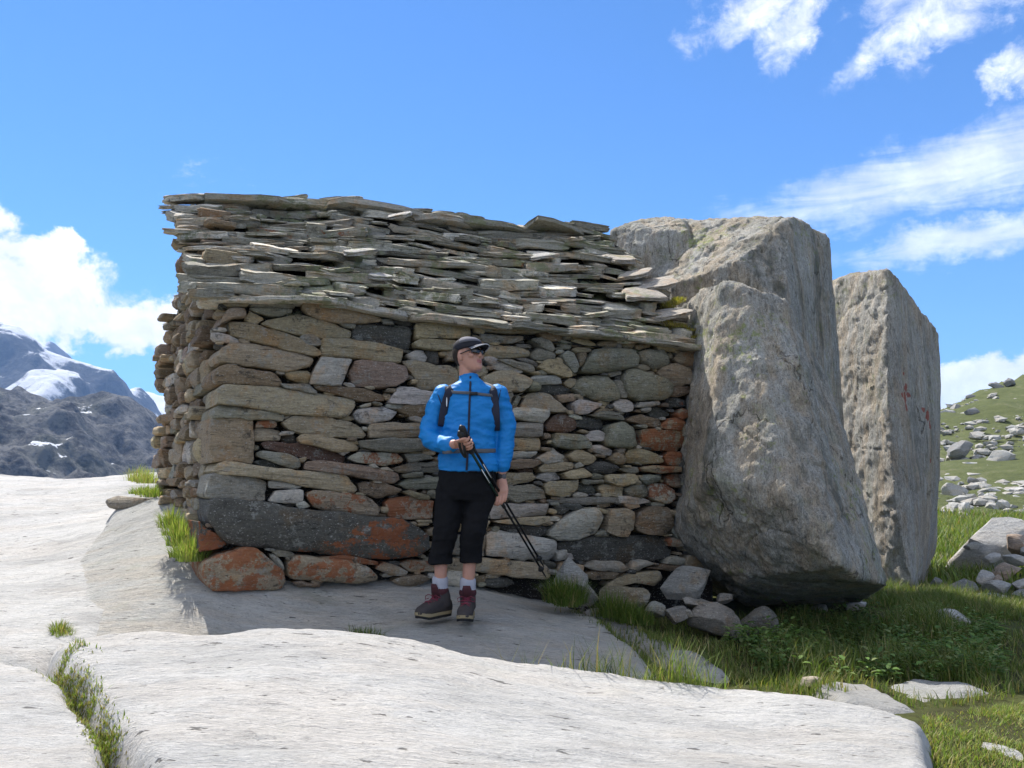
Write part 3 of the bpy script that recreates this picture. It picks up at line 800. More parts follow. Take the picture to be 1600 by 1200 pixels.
FOUND = [('d', .62, "325,783 335,779 400,784 425,786 450,793 480,797 530,800 580,808 620,810 645,820 668,838 670,855 655,868 610,874 560,870 480,862 400,855 360,850 345,840 328,815", 'huge dark foundation slab with orange lichen along its lower half', .05),
         ('o', .78, "317,878 335,870 385,855 400,857 425,878 440,890 446,908 438,918 425,922 400,920 330,922 318,905", 'corner stone at the foot of the wall, mostly orange lichen', .06),
         ('o', .66, "450,880 465,869 490,870 550,877 570,885 590,900 590,905 560,912 500,907 460,905 450,895", 'long orange-edged base stone right of the corner stone', .04)]
front = MB(); polys = []
def jcol(k, l, v=.13):
    c = TINT[k]; m = 1 + R.uniform(-v, v)
    return (c[0] * m * R.uniform(.95, 1.05), c[1] * m, c[2] * m * R.uniform(.93, 1.07), l)
def pxpoly(s): return [onwall(*map(float, q.split(','))) for q in s.split()]
for line in ST.split('\n'):
    hd, body = line.split('|'); pl = pxpoly(body)
    us = [p[0] for p in pl]; vs_ = [p[1] for p in pl]
    w_, h_ = max(us) - min(us), max(vs_) - min(vs_)
    big = min(1, w_ * h_ / .05)
    prot = R.uniform(-.035, .02) + .03 * big
    if hd[0] == 'd': prot -= .045
    if hd[0] in 'r': prot -= .05
    corner = min(us) < .12
    col = jcol(hd[0], min(.84, .02 + int(hd[1]) * .105 + (.08 if int(hd[1]) > 3 else 0)))
    stone(front, pl, W0, EU, EZ, NF, back=R.uniform(.3, .48) if corner else .2, prot=prot if not corner else .01 + R.uniform(-.01, .02),
          bulge=R.uniform(.0, .022) + (.025 if hd[0] == 'G' or (hd[0] == 'w' and h_ > .2) else 0), tilt=(R.uniform(-.06, .06), R.uniform(-.16, .16)), col=col,
          rnd=R.uniform(.012, .030) if hd[0] != 'G' else .06, dback=DL if corner else None, amp=R.uniform(.004, .009))
    polys.append(pl)
# fill what is left of the wall face with small chinking stones
ZTOP = [onwall(px, py) for px, py in ((318, 462), (530, 474), (700, 502), (900, 518), (1000, 532), (1120, 548))]
ZBOT = [onwall(px, py) for px, py in ((318, 922), (450, 915), (600, 912), (760, 915), (860, 900), (1000, 900), (1120, 890))]
def fill(mb, polys, u0, u1, top, bot, O, eu, ev, en, cell=.011, tries=(.30, .22, .16, .12, .09, .07, .05, .036), kinds='tgwbyd', recess=.035, ang=-.10, lich=lambda u, v: .05, count=140, db=None):
    gu = np.arange(u0, u1, cell); tz = max(p[1] for p in top); bz = min(p[1] for p in bot)
    gv = np.arange(bz, tz, cell); U, V = np.meshgrid(gu, gv)
    T = np.interp(gu, [p[0] for p in top], [p[1] for p in top]); B = np.interp(gu, [p[0] for p in bot], [p[1] for p in bot])
    occ = (V > T) | (V < B)
    for pl in polys:
        xs = [p[0] for p in pl]; ys = [p[1] for p in pl]
        i0, i1 = np.searchsorted(gu, [min(xs) - .03, max(xs) + .03]); j0, j1 = np.searchsorted(gv, [min(ys) - .03, max(ys) + .03])
        if i1 > i0 and j1 > j0:
            occ[j0:j1, i0:i1] |= pdist(pl, U[j0:j1, i0:i1], V[j0:j1, i0:i1]) > -.002
    made = 0
    for size in tries:
        for _ in range(count):
            free = np.argwhere(~occ)
            if len(free) < 20: return made
            j, i = free[R.randrange(len(free))]; u, v = gu[i], gv[j]
            a = R.gauss(ang, .10); asp = R.uniform(1.6, 4.2) if size > .06 else R.uniform(1.2, 3)
            n = R.randint(6, 9); ph = R.uniform(0, 6)
            best = None
            for sc in (size, size * .82, size * .66):
                pl = []
                for q in range(n):
                    t = ph + 2 * math.pi * q / n + R.uniform(-.2, .2); rr = sc * R.uniform(.86, 1.1)
                    ct, st = math.cos(t), math.sin(t); k = 1 / max(abs(ct), abs(st)) ** .6
                    x, y = rr * ct * k * .5, rr * st * k * .5 / asp
                    pl.append((u + x * math.cos(a) - y * math.sin(a), v + x * math.sin(a) + y * math.cos(a)))
                i0, i1 = np.searchsorted(gu, [min(p[0] for p in pl) - .02, max(p[0] for p in pl) + .02]); j0, j1 = np.searchsorted(gv, [min(p[1] for p in pl) - .02, max(p[1] for p in pl) + .02])
                D = pdist(pl, U[j0:j1, i0:i1], V[j0:j1, i0:i1]); ins = D > 0
                if ins.sum() < 4: continue
                if (ins & occ[j0:j1, i0:i1]).sum() <= .10 * ins.sum():
                    best = pl; break
            if best:
                occ[j0:j1, i0:i1] |= D > -.006
                k = R.choice(kinds)
                stone(mb, best, O, eu, ev, en, back=.14, prot=R.uniform(-recess, .012), bulge=R.uniform(0, .012), tilt=(R.uniform(-.1, .1), R.uniform(-.2, .2)), col=jcol(k, lich(u, v)), rnd=.014, amp=.005, dens=.02, dback=db)
                made += 1
    return made
_bl0, _bl1 = onwall(330, 850)[0], onwall(668, 850)[0]
def biglich(u, v):                                          # the orange crust sits low and to the right on the big slab
    t = (u - _bl0) / (_bl1 - _bl0); line = onwall(500, 842)[1] + .10 * (t - .5) + (.12 if t > .62 else 0)
    return .15 + .60 * float(sstep(.04, -.04, v - line)) * float(sstep(.22, .42, t))
fnd = []
for k, l, s, lab, pr in FOUND:
    pl = pxpoly(s); polys.append(pl); fnd.append((k, l, pl, lab, pr))
FU1 = onwall(1110, 700)[0]
fill(front, polys, 0.02, FU1, ZTOP, ZBOT, W0, EU, EZ, NF, lich=lambda u, v: .05 if v > -.35 else .35)
# near-black sheets added behind the stones to block light
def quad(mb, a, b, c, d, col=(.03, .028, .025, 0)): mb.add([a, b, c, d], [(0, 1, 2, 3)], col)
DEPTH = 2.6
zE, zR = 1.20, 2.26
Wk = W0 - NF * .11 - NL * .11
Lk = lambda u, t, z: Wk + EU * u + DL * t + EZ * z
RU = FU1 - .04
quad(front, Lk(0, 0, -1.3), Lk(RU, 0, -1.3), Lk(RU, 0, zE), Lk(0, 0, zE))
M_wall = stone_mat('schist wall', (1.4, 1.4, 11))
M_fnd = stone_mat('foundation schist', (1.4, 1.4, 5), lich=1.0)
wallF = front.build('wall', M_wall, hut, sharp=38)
for k, l, pl, lab, pr in fnd:
    b = MB(); stone(b, pl, W0, EU, EZ, NF, back=.42, prot=pr, bulge=.03, tilt=(0, .06), col=(*TINT[k], l), rnd=.035, dback=DL, amp=.008, dens=.018, lf=biglich if k == 'd' else None)
    tag(b.build('foundation_stone', M_fnd, wallF, sharp=40), lab)

# ---- side wall (gable), laid in rough courses
side = MB(); spoly = []
ZS = lambda t: -.68 + .245 * t                              # ground rises towards the back
def gable(t): return 1.19 + (2.30 - 1.19) * (1 - abs(t / 1.3 - 1))
v = -.72; SL = W0 + NL * .0
while v < 2.3:
    h = R.choice((.06, .08, .10, .12, .14, .17)); t = R.uniform(.30, .46) if v < 1.2 else 0.
    while t < DEPTH + .05:
        L_ = R.uniform(.12, .38) if h > .08 else R.uniform(.10, .5)
        if ZS(t) - .25 < v < gable(min(max(t + L_ / 2, 0), DEPTH)) - .01:
            dv = R.uniform(-.012, .012); hh = h * R.uniform(.72, 1.02); a = R.uniform(-.05, .03) * L_
            pl = [(t + .004, v + dv + R.uniform(0, .02)), (t + L_ * .5, v + dv + a * .5 + R.uniform(-.005, .005)), (t + L_ - .008, v + dv + a + R.uniform(0, .02)), (t + L_ - .006 - R.uniform(0, .03), v + dv + a + hh - R.uniform(0, .015)),
                  (t + L_ * R.uniform(.4, .6), v + dv + a * .5 + hh + R.uniform(-.01, .01)), (t + R.uniform(.0, .03), v + dv + hh - R.uniform(0, .02))]
            far = t / DEPTH
            stone(side, pl, SL, DL, EZ, NL, back=.25, prot=R.gauss(-.01, .025 + .014 * far) + (.05 if R.random() < .06 else 0), bulge=R.uniform(0, .025), tilt=(R.uniform(-.15, .15), R.uniform(-.3, .3)),
                  col=jcol(R.choice('tgwbtypb'), .55 if (v < -.1 and R.random() < .16) else .05), rnd=R.uniform(.012, .03), amp=.008, dens=.024)
        t += L_
    v += h
for (a, b_) in (((0, 0), (0, DEPTH)),):
    quad(side, Lk(0, 0, -1.3), Lk(0, DEPTH, -1.3), Lk(0, DEPTH, zE), Lk(0, 0, zE))
    side.add([Lk(0, 0, zE), Lk(0, DEPTH, zE), Lk(0, DEPTH / 2, zR - .1)], [(0, 1, 2)], (.03, .028, .025, 0))
side.build('wall', M_wall, hut, sharp=38)
backw = MB()
quad(backw, Lk(0, DEPTH, -1.3), Lk(RU, DEPTH, -1.3), Lk(RU, DEPTH, zE), Lk(0, DEPTH, zE), (.2, .17, .13, 0))
quad(backw, Lk(RU, 0, -1.3), Lk(RU, DEPTH, -1.3), Lk(RU, DEPTH, zE), Lk(RU, 0, zE), (.2, .17, .13, 0))
backw.add([Lk(RU, 0, zE), Lk(RU, DEPTH, zE), Lk(RU, DEPTH / 2, zR - .1)], [(0, 1, 2)], (.2, .17, .13, 0))
v = -.5
while v < 1.2:
    h = R.choice((.10, .14, .18)); t = 0.
    while t < RU:
        L_ = R.uniform(.25, .6)
        pl = [(t, v), (t + L_ - .01, v + .01), (t + L_ - .02, v + h - .01), (t + .02, v + h - .005)]
        stone(backw, pl, Lk(0, DEPTH, 0) + DL * .12, EU, EZ, -NF, back=.15, prot=R.uniform(-.02, .02), col=jcol(R.choice('tgwb'), .05), dens=.06)
        t += L_
    v += h
backw.build('wall', M_wall, hut)

# ---- roof of stacked schist slabs
NI = -NF                                                    # inward
RUNH = 1.30                                                 # horizontal run of the front slope
def at_off(px, py, off):                                    # pixel -> (u, z) on a plane set back by off
    return onwall(px, py, -off)
EAVE = [at_off(px, py, -.12) for px, py in ((322, 466), (440, 468), (530, 475), (640, 492), (700, 501), (820, 510), (900, 519), (1000, 531), (1105, 545))]
RIDGE = [at_off(px, py, RUNH) for px, py in ((262, 304), (350, 306), (440, 314), (540, 318), (600, 321), (700, 341), (790, 351), (915, 350), (945, 362), (1000, 385))]
def prof(tab, u): return float(np.interp(u, [p[0] for p in tab], [p[1] for p in tab]))
LEFT0, LEFT1 = EAVE[0][0] - .02, RIDGE[0][0] + .02
def right_u(s):                                             # right limit of the roof at height fraction s
    pts = [(0, 1108, 540), (.12, 1085, 520), (.35, 1045, 470), (.6, 1010, 430), (.8, 995, 395), (1, 935, 352)]
    px = np.interp(s, [p[0] for p in pts], [p[1] for p in pts]); py = np.interp(s, [p[0] for p in pts], [p[2] for p in pts])
    return at_off(px, py, -.12 + s * (RUNH + .12))[0]
def roof_slab(mb, C, eu, ev, L_, W_, T_, col, yaw, pitch, roll, n=None):
    """one split slab: ragged outline, layered broken edges"""
    n = n or max(18, min(40, int((L_ + W_) * 2 / .05)))
    q = Quaternion(EZ, yaw) @ Quaternion(eu, pitch) @ Quaternion(ev, roll)
    X, Y, Z = q @ eu, q @ ev, q @ EZ
    seed = Vector((R.uniform(-90, 90), R.uniform(-90, 90), 0))
    ex = R.uniform(5, 12.0); tap = R.uniform(-.22, .22); sk = R.uniform(-.3, .3)
    ol = []
    for i in range(n):
        t = 2 * math.pi * i / n; ct, st = math.cos(t), math.sin(t)
        rr = (abs(ct) ** ex + abs(st) ** ex) ** (-1 / ex)
        rr *= 1 + .20 * fbm(Vector((ct * 1.2, st * 1.2, 0)) + seed, 4)
        x, y = rr * ct, rr * st
        y *= 1 + tap * x; x += sk * y
        ol.append((x * L_ / 2, y * W_ / 2))
    lay = [(-.46, .55), (-.5, .90), (-.42, .965), (-.15, 1.0), (.05, .985), (.22, 1.0), (.42, .975), (.5, .93), (.53, .60), (.52, .25)]
    vs_ = []
    for li, (z, k) in enumerate(lay):
        for i, (x, y) in enumerate(ol):
            t = 2 * math.pi * i / n
            e = fbm(Vector((math.cos(t) * 2.2, math.sin(t) * 2.2, li * .7)) + seed, 4) * .018 if .9 < k else 0
            f = 1 - (1 - k) * (.16 if k > .9 else 1) * (1 if k < .9 else .5 / max(.15, W_))
            px_, py_ = x * f + e * x / L_ * 2, y * f + e * y / W_ * 2
            zz = z * T_ + T_ * .22 * fbm(Vector((px_ * 5, py_ * 5, z)) + seed, 4) + .05 * T_ * math.sin(px_ * 9 + seed.x)
            vs_.append(C + X * px_ + Y * py_ + Z * zz)
    nl = len(lay); fs = []
    for l in range(nl - 1):
        for i in range(n):
            a, b = l * n + i, l * n + (i + 1) % n; fs.append((a, b, b + n, a + n))
    fs.append(tuple((nl - 1) * n + i for i in range(n))); fs.append(tuple(n - 1 - i for i in range(n)))
    mb.add(vs_, fs, col)
ROOFK = [(.50, .49, .42), (.58, .565, .50), (.42, .41, .35), (.64, .62, .56), (.52, .47, .39), (.34, .33, .28)]
def rcol(l=None):
    c = R.choice(ROOFK); m = R.uniform(.62, 1.3); c = (c[0] * 1.04, c[1], c[2] * .93)
    return (c[0] * m, c[1] * m, c[2] * m, l if l is not None else (.5 if R.random() < .07 else .08))
eaveb, roof, ridge = MB(), MB(), MB()
NC = 20
for c in range(NC):
    s = c / (NC - 1); u = LEFT0 + (LEFT1 - LEFT0) * s - R.uniform(0, .06); ur = right_u(s)
    tgt = eaveb if c == 0 else (ridge if c == NC - 1 else roof)
    while u < ur - .04:
        L_ = R.choice((.16, .22, .28, .34, .42, .5, .62)) * R.uniform(.85, 1.15)
        if c == 0: L_ = R.uniform(.45, .95)
        L_ = min(L_, ur - u + .12); W_ = R.uniform(.26, .48); T_ = R.choice((.026, .036, .048, .06, .08)) * R.uniform(.9, 1.1)
        if c == NC - 1: L_ = R.uniform(.18, .42); T_ = R.uniform(.04, .07)
        if c == 0: T_ = R.uniform(.035, .05); W_ = .5
        uc = u + L_ / 2; ss = s + R.uniform(-.018, .018)
        if c == 0: ss = 0
        off = -.14 + ss * (RUNH + .12) + W_ / 2 + (R.gauss(0, .03) if c else 0)
        zz = prof(EAVE, uc) * (1 - ss) + prof(RIDGE, uc) * ss + (.0 if c else .018)
        if c == NC - 1: zz += R.uniform(-.005, .035); off -= .05
        C = W0 + EU * uc + NI * off + EZ * zz
        slope = (prof(EAVE, uc + .2) - prof(EAVE, uc - .2)) / .4 * (1 - s) + (prof(RIDGE, uc + .2) - prof(RIDGE, uc - .2)) / .4 * s
        lich = None
        if c < 4 and uc < .9: lich = R.choice((.08, .2, .45))
        if 6 < c < 17 and .3 < uc < 1.2 and R.random() < .12: lich = .6
        sd_ = .25 if c == 0 else 1
        roof_slab(tgt, C, EU, NI, L_ * 1.03, W_, T_, rcol(lich), R.gauss(0, .12) * sd_, .06 if c == 0 else R.gauss(.27, .07), -math.atan(slope) + R.gauss(0, .05) * sd_)
        if c and LEFT1 + .35 < uc < ur - .3 and R.random() < .22:                                # odd wedge slabs tucked between
            roof_slab(roof, C + EU * R.uniform(-.2, .2) + NI * R.uniform(-.08, .02) + EZ * R.uniform(.015, .05), EU, NI, R.uniform(.12, .3), R.uniform(.14, .28), R.uniform(.02, .04), rcol(), R.gauss(0, .3), R.gauss(.2, .12), R.gauss(-.05, .09))
        u += L_ * R.uniform(.9, 1.0)
# bright, freshly broken slabs lying loose on the slope
for px, py, off, L_, W_, tl in ((625, 340, .95, .20, .14, .5), (845, 405, .75, .22, .16, .45), (592, 436, .22, .14, .12, .4), (562, 398, .45, .24, .2, .35), (1002, 462, .36, .36, .30, .50), (1020, 448, .50, .38, .28, .50), (992, 432, .62, .30, .24, .4), (970, 408, .82, .30, .24, .4), (1040, 495, .22, .34, .28, .40)):
    u, z = at_off(px, py, off)
    roof_slab(roof, W0 + EU * u + NI * off + EZ * (z + .02), EU, NI, L_, W_, .035, (.50, .48, .44, .05) if px < 900 else (.46, .41, .34, .12), R.uniform(-.4, .4), tl, -.2)
# rear slope, coarser
zback = 1.2
for c in range(13):
    s = c / 12; u = LEFT1 + .3 - .1 * s
    while u < right_u(1) - .5:
        L_ = R.uniform(.4, .9); W_ = .45; uc = u + L_ / 2
        zz = prof(RIDGE, uc) * (1 - s) + (zback + .1) * s - .085
        roof_slab(roof, W0 + EU * (uc - (DEPTH - 1.3) * s * .07 - .08) + NI * (RUNH + .05 + s * 1.28) + EZ * zz, EU, NI, L_, W_, .055, rcol(), R.gauss(0, .08), -.12, R.gauss(0, .04), 18)
        u += L_ * .95
# dark bed under the slabs
def bed(u, s, dz=-.09): return W0 + EU * u + NI * (-.02 + s * (RUNH + .0)) + EZ * (prof(EAVE, u) * (1 - s) + prof(RIDGE, u) * s + dz)
us = np.linspace(.30, RU, 12)
for a, b_ in zip(us[:-1], us[1:]):
    sh = lambda u, s: bed(u + (LEFT1 - LEFT0) * s * (1 - u / RU), s, -.10)
    quad(roof, sh(a, .02), sh(b_, .02), sh(b_, 1), sh(a, 1))
    p, q = sh(a, 1), sh(b_, 1)
    quad(roof, p, q, Vector((q.x, q.y, 0)) + DL * 1.25 + EZ * 1.2, Vector((p.x, p.y, 0)) + DL * 1.25 + EZ * 1.2)
M_roof = stone_mat('schist roof', (1.6, 1.6, 20), green=.75, lich=1.0, gain=2.8)
rf = roof.build('roof', M_roof, hut, sharp=40)
tag(eaveb.build('eave_course', M_roof, rf, sharp=40), 'long thin slabs overhanging the front wall as the lowest course')
ridge.build('ridge_course', M_roof, rf, sharp=40)
# ------------------------------------------------------------------ boulders
def hull(bm_or_list, pts):
    bm = bmesh.new()
    for p in pts: bm.verts.new(p)
    r = bmesh.ops.convex_hull(bm, input=bm.verts)
    bmesh.ops.delete(bm, geom=[g for g in r['geom_interior'] if isinstance(g, bmesh.types.BMVert)], context='VERTS')
    bmesh.ops.recalc_face_normals(bm, faces=bm.faces)
    me = bpy.data.meshes.new('h'); bm.to_mesh(me); bm.free()
    return [tuple(v.co) for v in me.vertices], [tuple(p.vertices) for p in me.polygons]
def big_boulder(name, lobes, mat, origin, voxel=.03, smooth=3, amps=(.05, .02, .008, 1), label='', cat='boulder', strat=(1, 1, 1), rough_fn=None):
    vs_, fs = [], []
    for l in lobes:
        pts = [at(*p) if len(p) == 3 and abs(p[0]) > 60 else Vector(p) for p in l]
        v, f = hull(None, pts); b = len(vs_); vs_ += v; fs += [tuple(i + b for i in q) for q in f]
    me = bpy.data.meshes.new(name); me.from_pydata(vs_, [], fs); me.update()
    me = eval_mesh(me, [('REMESH', dict(mode='VOXEL', voxel_size=voxel, use_smooth_shade=True)), ('SMOOTH', dict(factor=.5, iterations=smooth))])
    n = len(me.vertices); co = np.empty(n * 3); no = np.empty(n * 3)
    me.vertices.foreach_get('co', co); me.vertices.foreach_get('normal', no)
    co = co.reshape(-1, 3); no = no.reshape(-1, 3)
    for i in range(n):
        p = Vector(co[i]); q = Vector((p.x * strat[0], p.y * strat[1], p.z * strat[2])); nn = no[i]
        k = rough_fn(p, nn) if rough_fn else 1.
        d = fbm(q * .9, 4) * amps[0] - (noise.ridged_multi_fractal(q * 2.4, 1., 2.1, 5, .9, 2.) - 1.1) * amps[1] * min(k, 1.2)
        d += fbm(q * 8, 5) * amps[2] * (.5 + k)
        if k > 1:
            wv = Matrix.Rotation(.6, 3, 'X') @ Matrix.Rotation(.5, 3, 'Y') @ (p + noise.noise_vector(p * 2.7) * .12)
            d += (noise.cell(Vector((wv.x * 5, wv.y * 5, wv.z * 8))) * .010 + noise.cell(wv * 11) * .005 + fbm(wv * 7, 6, .35) * .008) * (k - 1)
        c = noise.voronoi(Vector((q.x * 1.1, q.y * 1.1, q.z * .7)) + noise.noise_vector(q * 1.3) * .5)[0]; d -= max(0, .03 - (c[1] - c[0])) * 1.0 * amps[3]
        co[i] += nn * d
    co -= np.array(origin)
    me.vertices.foreach_set('co', co.ravel()); me.materials.clear(); me.materials.append(mat)
    me.polygons.foreach_set('use_smooth', [True] * len(me.polygons)); me.update(); me.set_sharp_from_angle(angle=rad(42))
    o = bpy.data.objects.new(name, me); COL.objects.link(o); o.location = origin
    return tag(o, label, cat)
M_bld, k, bsdf, base = granite_mat('boulder gneiss', (.385, .37, .325), warm=.65, streak=(4.5, 4.5, 1.0), rot=(0, rad(8), 0), bump=1.0, lichen=.45, dark=.75, yel=.8, gain=3.1, crack=.6, runs=.75)
M_bld2, k2, bsdf2, base2 = granite_mat('second boulder gneiss', (.385, .365, .32), warm=.65, streak=(5, 5, 1.0), rot=(0, rad(5), 0), bump=1.0, lichen=.35, dark=.65, yel=.4, gain=3.0, crack=.55, runs=.5)
def paint_marks(k, bsdf, base, origin, marks, col):
    c = k.coord(); dmin = None
    for p, r in marks:
        v = k.vmath('SUBTRACT', c, tuple(p - Vector(origin)))
        v = k.vmath('DIVIDE', v, r); d = k.vmath('LENGTH', v)
        dmin = d if dmin is None else k.math('MINIMUM', dmin, d)
    d = k.math('ADD', dmin, k.math('MULTIPLY', k.math('SUBTRACT', k.noise(c, 22, 5, .75), .5), 2.2))
    m = k.rng(d, .75, 1.15, 1., 0.)
    k.put(bsdf.inputs['Base Color'], k.mix(k.math('MULTIPLY', m, .8), base, col))
rf_main = lambda p, n: 1.0 + 1.0 * float(np.clip((max(n[2] * 1.2, -n[0]) - .15) * 4, 0, 1)) if n[2] > .12 or n[0] < -.15 else .45
B1O = at(1230, 900, 7.2)
b1 = big_boulder('boulder', [
    [(1128, 440, 6.5), (1165, 452, 6.35), (1225, 470, 6.4), (1290, 590, 6.8), (1108, 550, 6.62), (1066, 494, 7.3), (1046, 487, 7.8), (1054, 835, 6.72), (1057, 850, 6.8),
     (1110, 742, 5.95), (1230, 772, 5.6), (1312, 882, 5.5), (1165, 903, 6.3), (1290, 895, 5.95), (1340, 905, 5.8), (1387, 916, 6.2), (1310, 680, 6.8), (1350, 790, 6.4),
     (1165, 946, 7.3), (1345, 942, 7.3), (1075, 900, 7.6), (1060, 850, 8.0), (1350, 905, 7.8), (1290, 600, 8.2), (1130, 480, 8.2)],
    [(1237, 338, 8.0), (1296, 375, 8.7), (1298, 600, 8.7), (1150, 408, 7.5), (1160, 452, 7.5), (1225, 478, 7.4), (1050, 442, 8.0), (1015, 425, 8.7), (1075, 347, 9.0), (1135, 342, 9.0),
     (1237, 345, 9.2), (1296, 382, 9.3), (1080, 352, 9.5), (1060, 800, 8.2), (1298, 850, 8.7), (1060, 800, 9.5), (1300, 850, 9.3), (1050, 990, 8.7), (1340, 960, 8.9), (1330, 960, 9.3), (1060, 960, 9.4)],
    [(955, 360, 8.9), (1005, 345, 9.0), (1070, 347, 8.7), (1076, 362, 8.45), (1005, 398, 8.6), (968, 404, 8.7), (975, 700, 9.0), (1080, 700, 8.8), (960, 360, 9.6), (1072, 348, 9.6), (975, 700, 9.6), (1080, 700, 9.6)]],
    M_bld, B1O, .022, 1, (.03, .012, .007, .6), 'huge overhanging grey boulder with a stepped top supporting the right end of the hut', strat=(1, 1, .75), rough_fn=rf_main)
B2O = at(1400, 905, 10.1)
b2 = big_boulder('boulder', [
    [(1385, 420, 9.77), (1398, 428, 9.77), (1386, 600, 9.57), (1400, 800, 9.43), (1424, 916, 9.43), (1466, 525, 10.58), (1468, 570, 10.58), (1464, 800, 10.35), (1442, 905, 10.23), (1297, 440, 11.04), (1330, 428, 10.81), (1300, 700, 10.81),
     (1345, 735, 10.12), (1370, 880, 9.89), (1382, 906, 9.77), (1424, 950, 9.54), (1378, 950, 9.89), (1440, 940, 10.23), (1466, 525, 11.73), (1464, 850, 11.73), (1297, 445, 12.42), (1300, 850, 12.42)]],
    M_bld2, B2O, .026, 1, (.03, .012, .007, .6), 'tall upright boulder slab with a red painted mark, standing behind the overhanging boulder', strat=(1, 1, .7), rough_fn=rf_main)
def on2(px, py):                                            # point on the shaded face of the upright slab
    r = ray(px, py); ok, loc, nrm, i = b2.ray_cast(-Vector(B2O), r.normalized()); return (loc + Vector(B2O)) if ok else at(px, py, 8.7)
bpy.context.view_layer.update()
paint_marks(k2, bsdf2, base2, B2O, [(on2(1415, 606), (.03, .06, .055)), (on2(1414, 622), (.028, .06, .07)), (on2(1419, 617), (.05, .07, .03)), (on2(1410, 617), (.03, .07, .03)), (on2(1416, 636), (.022, .06, .05)),
    (on2(1443, 640), (.05, .06, .03)), (on2(1449, 650), (.04, .06, .07)), (on2(1453, 664), (.022, .05, .05)), (on2(1454, 720), (.02, .05, .035)), (on2(1412, 584), (.014, .04, .02))], (.30, .055, .035, 1))

def rock_mesh(seed, size, flatk=1.0, cuts=9, sub=3, rough=.06, layered=0.):
    """an angular rock: a sphere cut by random planes, then roughened; returns verts, faces (base at about z=0)"""
    rr = random.Random(seed); bm = bmesh.new(); bmesh.ops.create_icosphere(bm, subdivisions=sub, radius=1)
    pl = []
    for _ in range(cuts):
        n = Vector((rr.gauss(0, 1), rr.gauss(0, 1), rr.gauss(0, .8))).normalized(); pl.append((n, rr.uniform(.42, .82)))
    sd = Vector((rr.uniform(-99, 99), rr.uniform(-99, 99), 0)); vs_ = []
    for v in bm.verts:
        p = v.co.copy()
        for n, d in pl:
            e = p.dot(n) - d
            if e > 0: p -= n * e * .97
        p *= 1 + rough * fbm(p * 2.2 + sd, 4) + rough * .4 * fbm(Vector((p.x * 4, p.y * 4, p.z * 14)) + sd, 3)
        vs_.append(Vector((p.x * size[0] / 2, p.y * size[1] / 2, p.z * size[2] / 2)))
    bm.verts.index_update(); fs = [tuple(v.index for v in f.verts) for f in bm.faces]; bm.free()
    return vs_, fs
M_rock, *_ = granite_mat('loose rock', (.33, .325, .30), warm=.35, streak=(1.3, 1.3, 5), bump=.8, lichen=.4, dark=.5)
M_rock2, *_ = granite_mat('pale loose rock', (.43, .42, .395), warm=.3, streak=(1.3, 1.3, 5), bump=.8, lichen=.25, dark=.45)
M_rockd, *_ = granite_mat('dark loose rock', (.20, .20, .195), warm=.35, streak=(1.3, 1.3, 5), bump=.8, lichen=.25, dark=.5)
M_rockb, *_ = granite_mat('brown loose rock', (.30, .245, .20), warm=.6, streak=(1.3, 1.3, 5), bump=.8, lichen=.2, dark=.4)
def rock(name, seed, loc, size, mat, label, cat='rock', group=None, rot=(0, 0, 0), lich=.05, sub=3, cuts=9, rough=.06, stonem=None):
    v, f = rock_mesh(seed, size, cuts=cuts, sub=sub, rough=rough)
    m = Matrix.Rotation(rot[2], 3, 'Z') @ Matrix.Rotation(rot[1], 3, 'Y') @ Matrix.Rotation(rot[0], 3, 'X')
    mb = MB(); mb.add([m @ p + Vector(loc) for p in v], f, stonem or (.3, .28, .24, lich))
    return tag(mb.build(name, mat, origin=loc, sharp=30), label, cat, group)
def rock_px(name, seed, x0, y0, x1, y1, Y, mat, label, depth=1., cat='rock', group=None, rot=(0, 0, 0), **kw):
    """rock whose picture fills the box x0..x1, y0..y1 at distance Y"""
    c = at((x0 + x1) / 2, (y0 + y1) / 2, Y); w_ = (x1 - x0) / F * Y; h_ = (y1 - y0) / F * Y
    return rock(name, seed, c, (w_ * 1.18, w_ * depth, h_ * 1.22), mat, label, cat, group, rot, **kw)
M_ls = stone_mat('loose schist', (1.4, 1.4, 9))
# stones lying loose at the foot of the wall and under the boulder
LS = [(11, 1027, 888, 1119, 936, 6.35, (.27, .265, .24, .25), 'rounded grey block wedged under the overhang beside the wall', .8, (0, 0, -.05)),
      (12, 1056, 934, 1117, 950, 6.25, (.33, .31, .27, .03), 'flat grey slab lying under the rounded block', 1.0, (0, 0, 0)),
      (13, 1114, 928, 1150, 943, 6.3, (.27, .25, .22, .03), 'small flat stone in the dark gap right of the grey slab', .9, (0, -.2, 0)),
      (14, 868, 874, 916, 936, 5.98, (.33, .32, .29, .03), 'upright grey stone with grass at its foot below the wall', .7, (0, .1, 0)),
      (15, 893, 912, 935, 947, 5.92, (.34, .32, .29, .12), 'round grey stone in front of the wall foot beside the grass', .8, (0, 0, 0)),
      (16, 938, 916, 1013, 958, 6.05, (.22, .19, .13, .38), 'brown half buried stone behind the grass at the wall foot', .8, (0, .1, 0)),
      (17, 1008, 942, 1040, 966, 6.0, (.28, .28, .24, .05), 'pale green small stone between the brown stone and the slab', .8, (0, .2, 0)),
      (18, 1038, 946, 1072, 976, 5.95, (.26, .24, .21, .22), 'angular stone in the shade just under the flat grey slab', .8, (0, -.3, 0)),
      (19, 1066, 953, 1084, 965, 5.95, (.30, .28, .23, .02), 'very small pale stone in front of the large buried stone', .8, (0, .5, 0)),
      (20, 1082, 948, 1172, 1004, 6.0, (.25, .225, .19, .06), 'large dull stone half hidden by leaves under the overhang', .7, (0, .15, 0)),
      (21, 1150, 950, 1210, 1000, 6.2, (.20, .19, .165, .03), 'dark stone behind the leaves beneath the overhanging boulder', .7, (0, -.15, 0))]
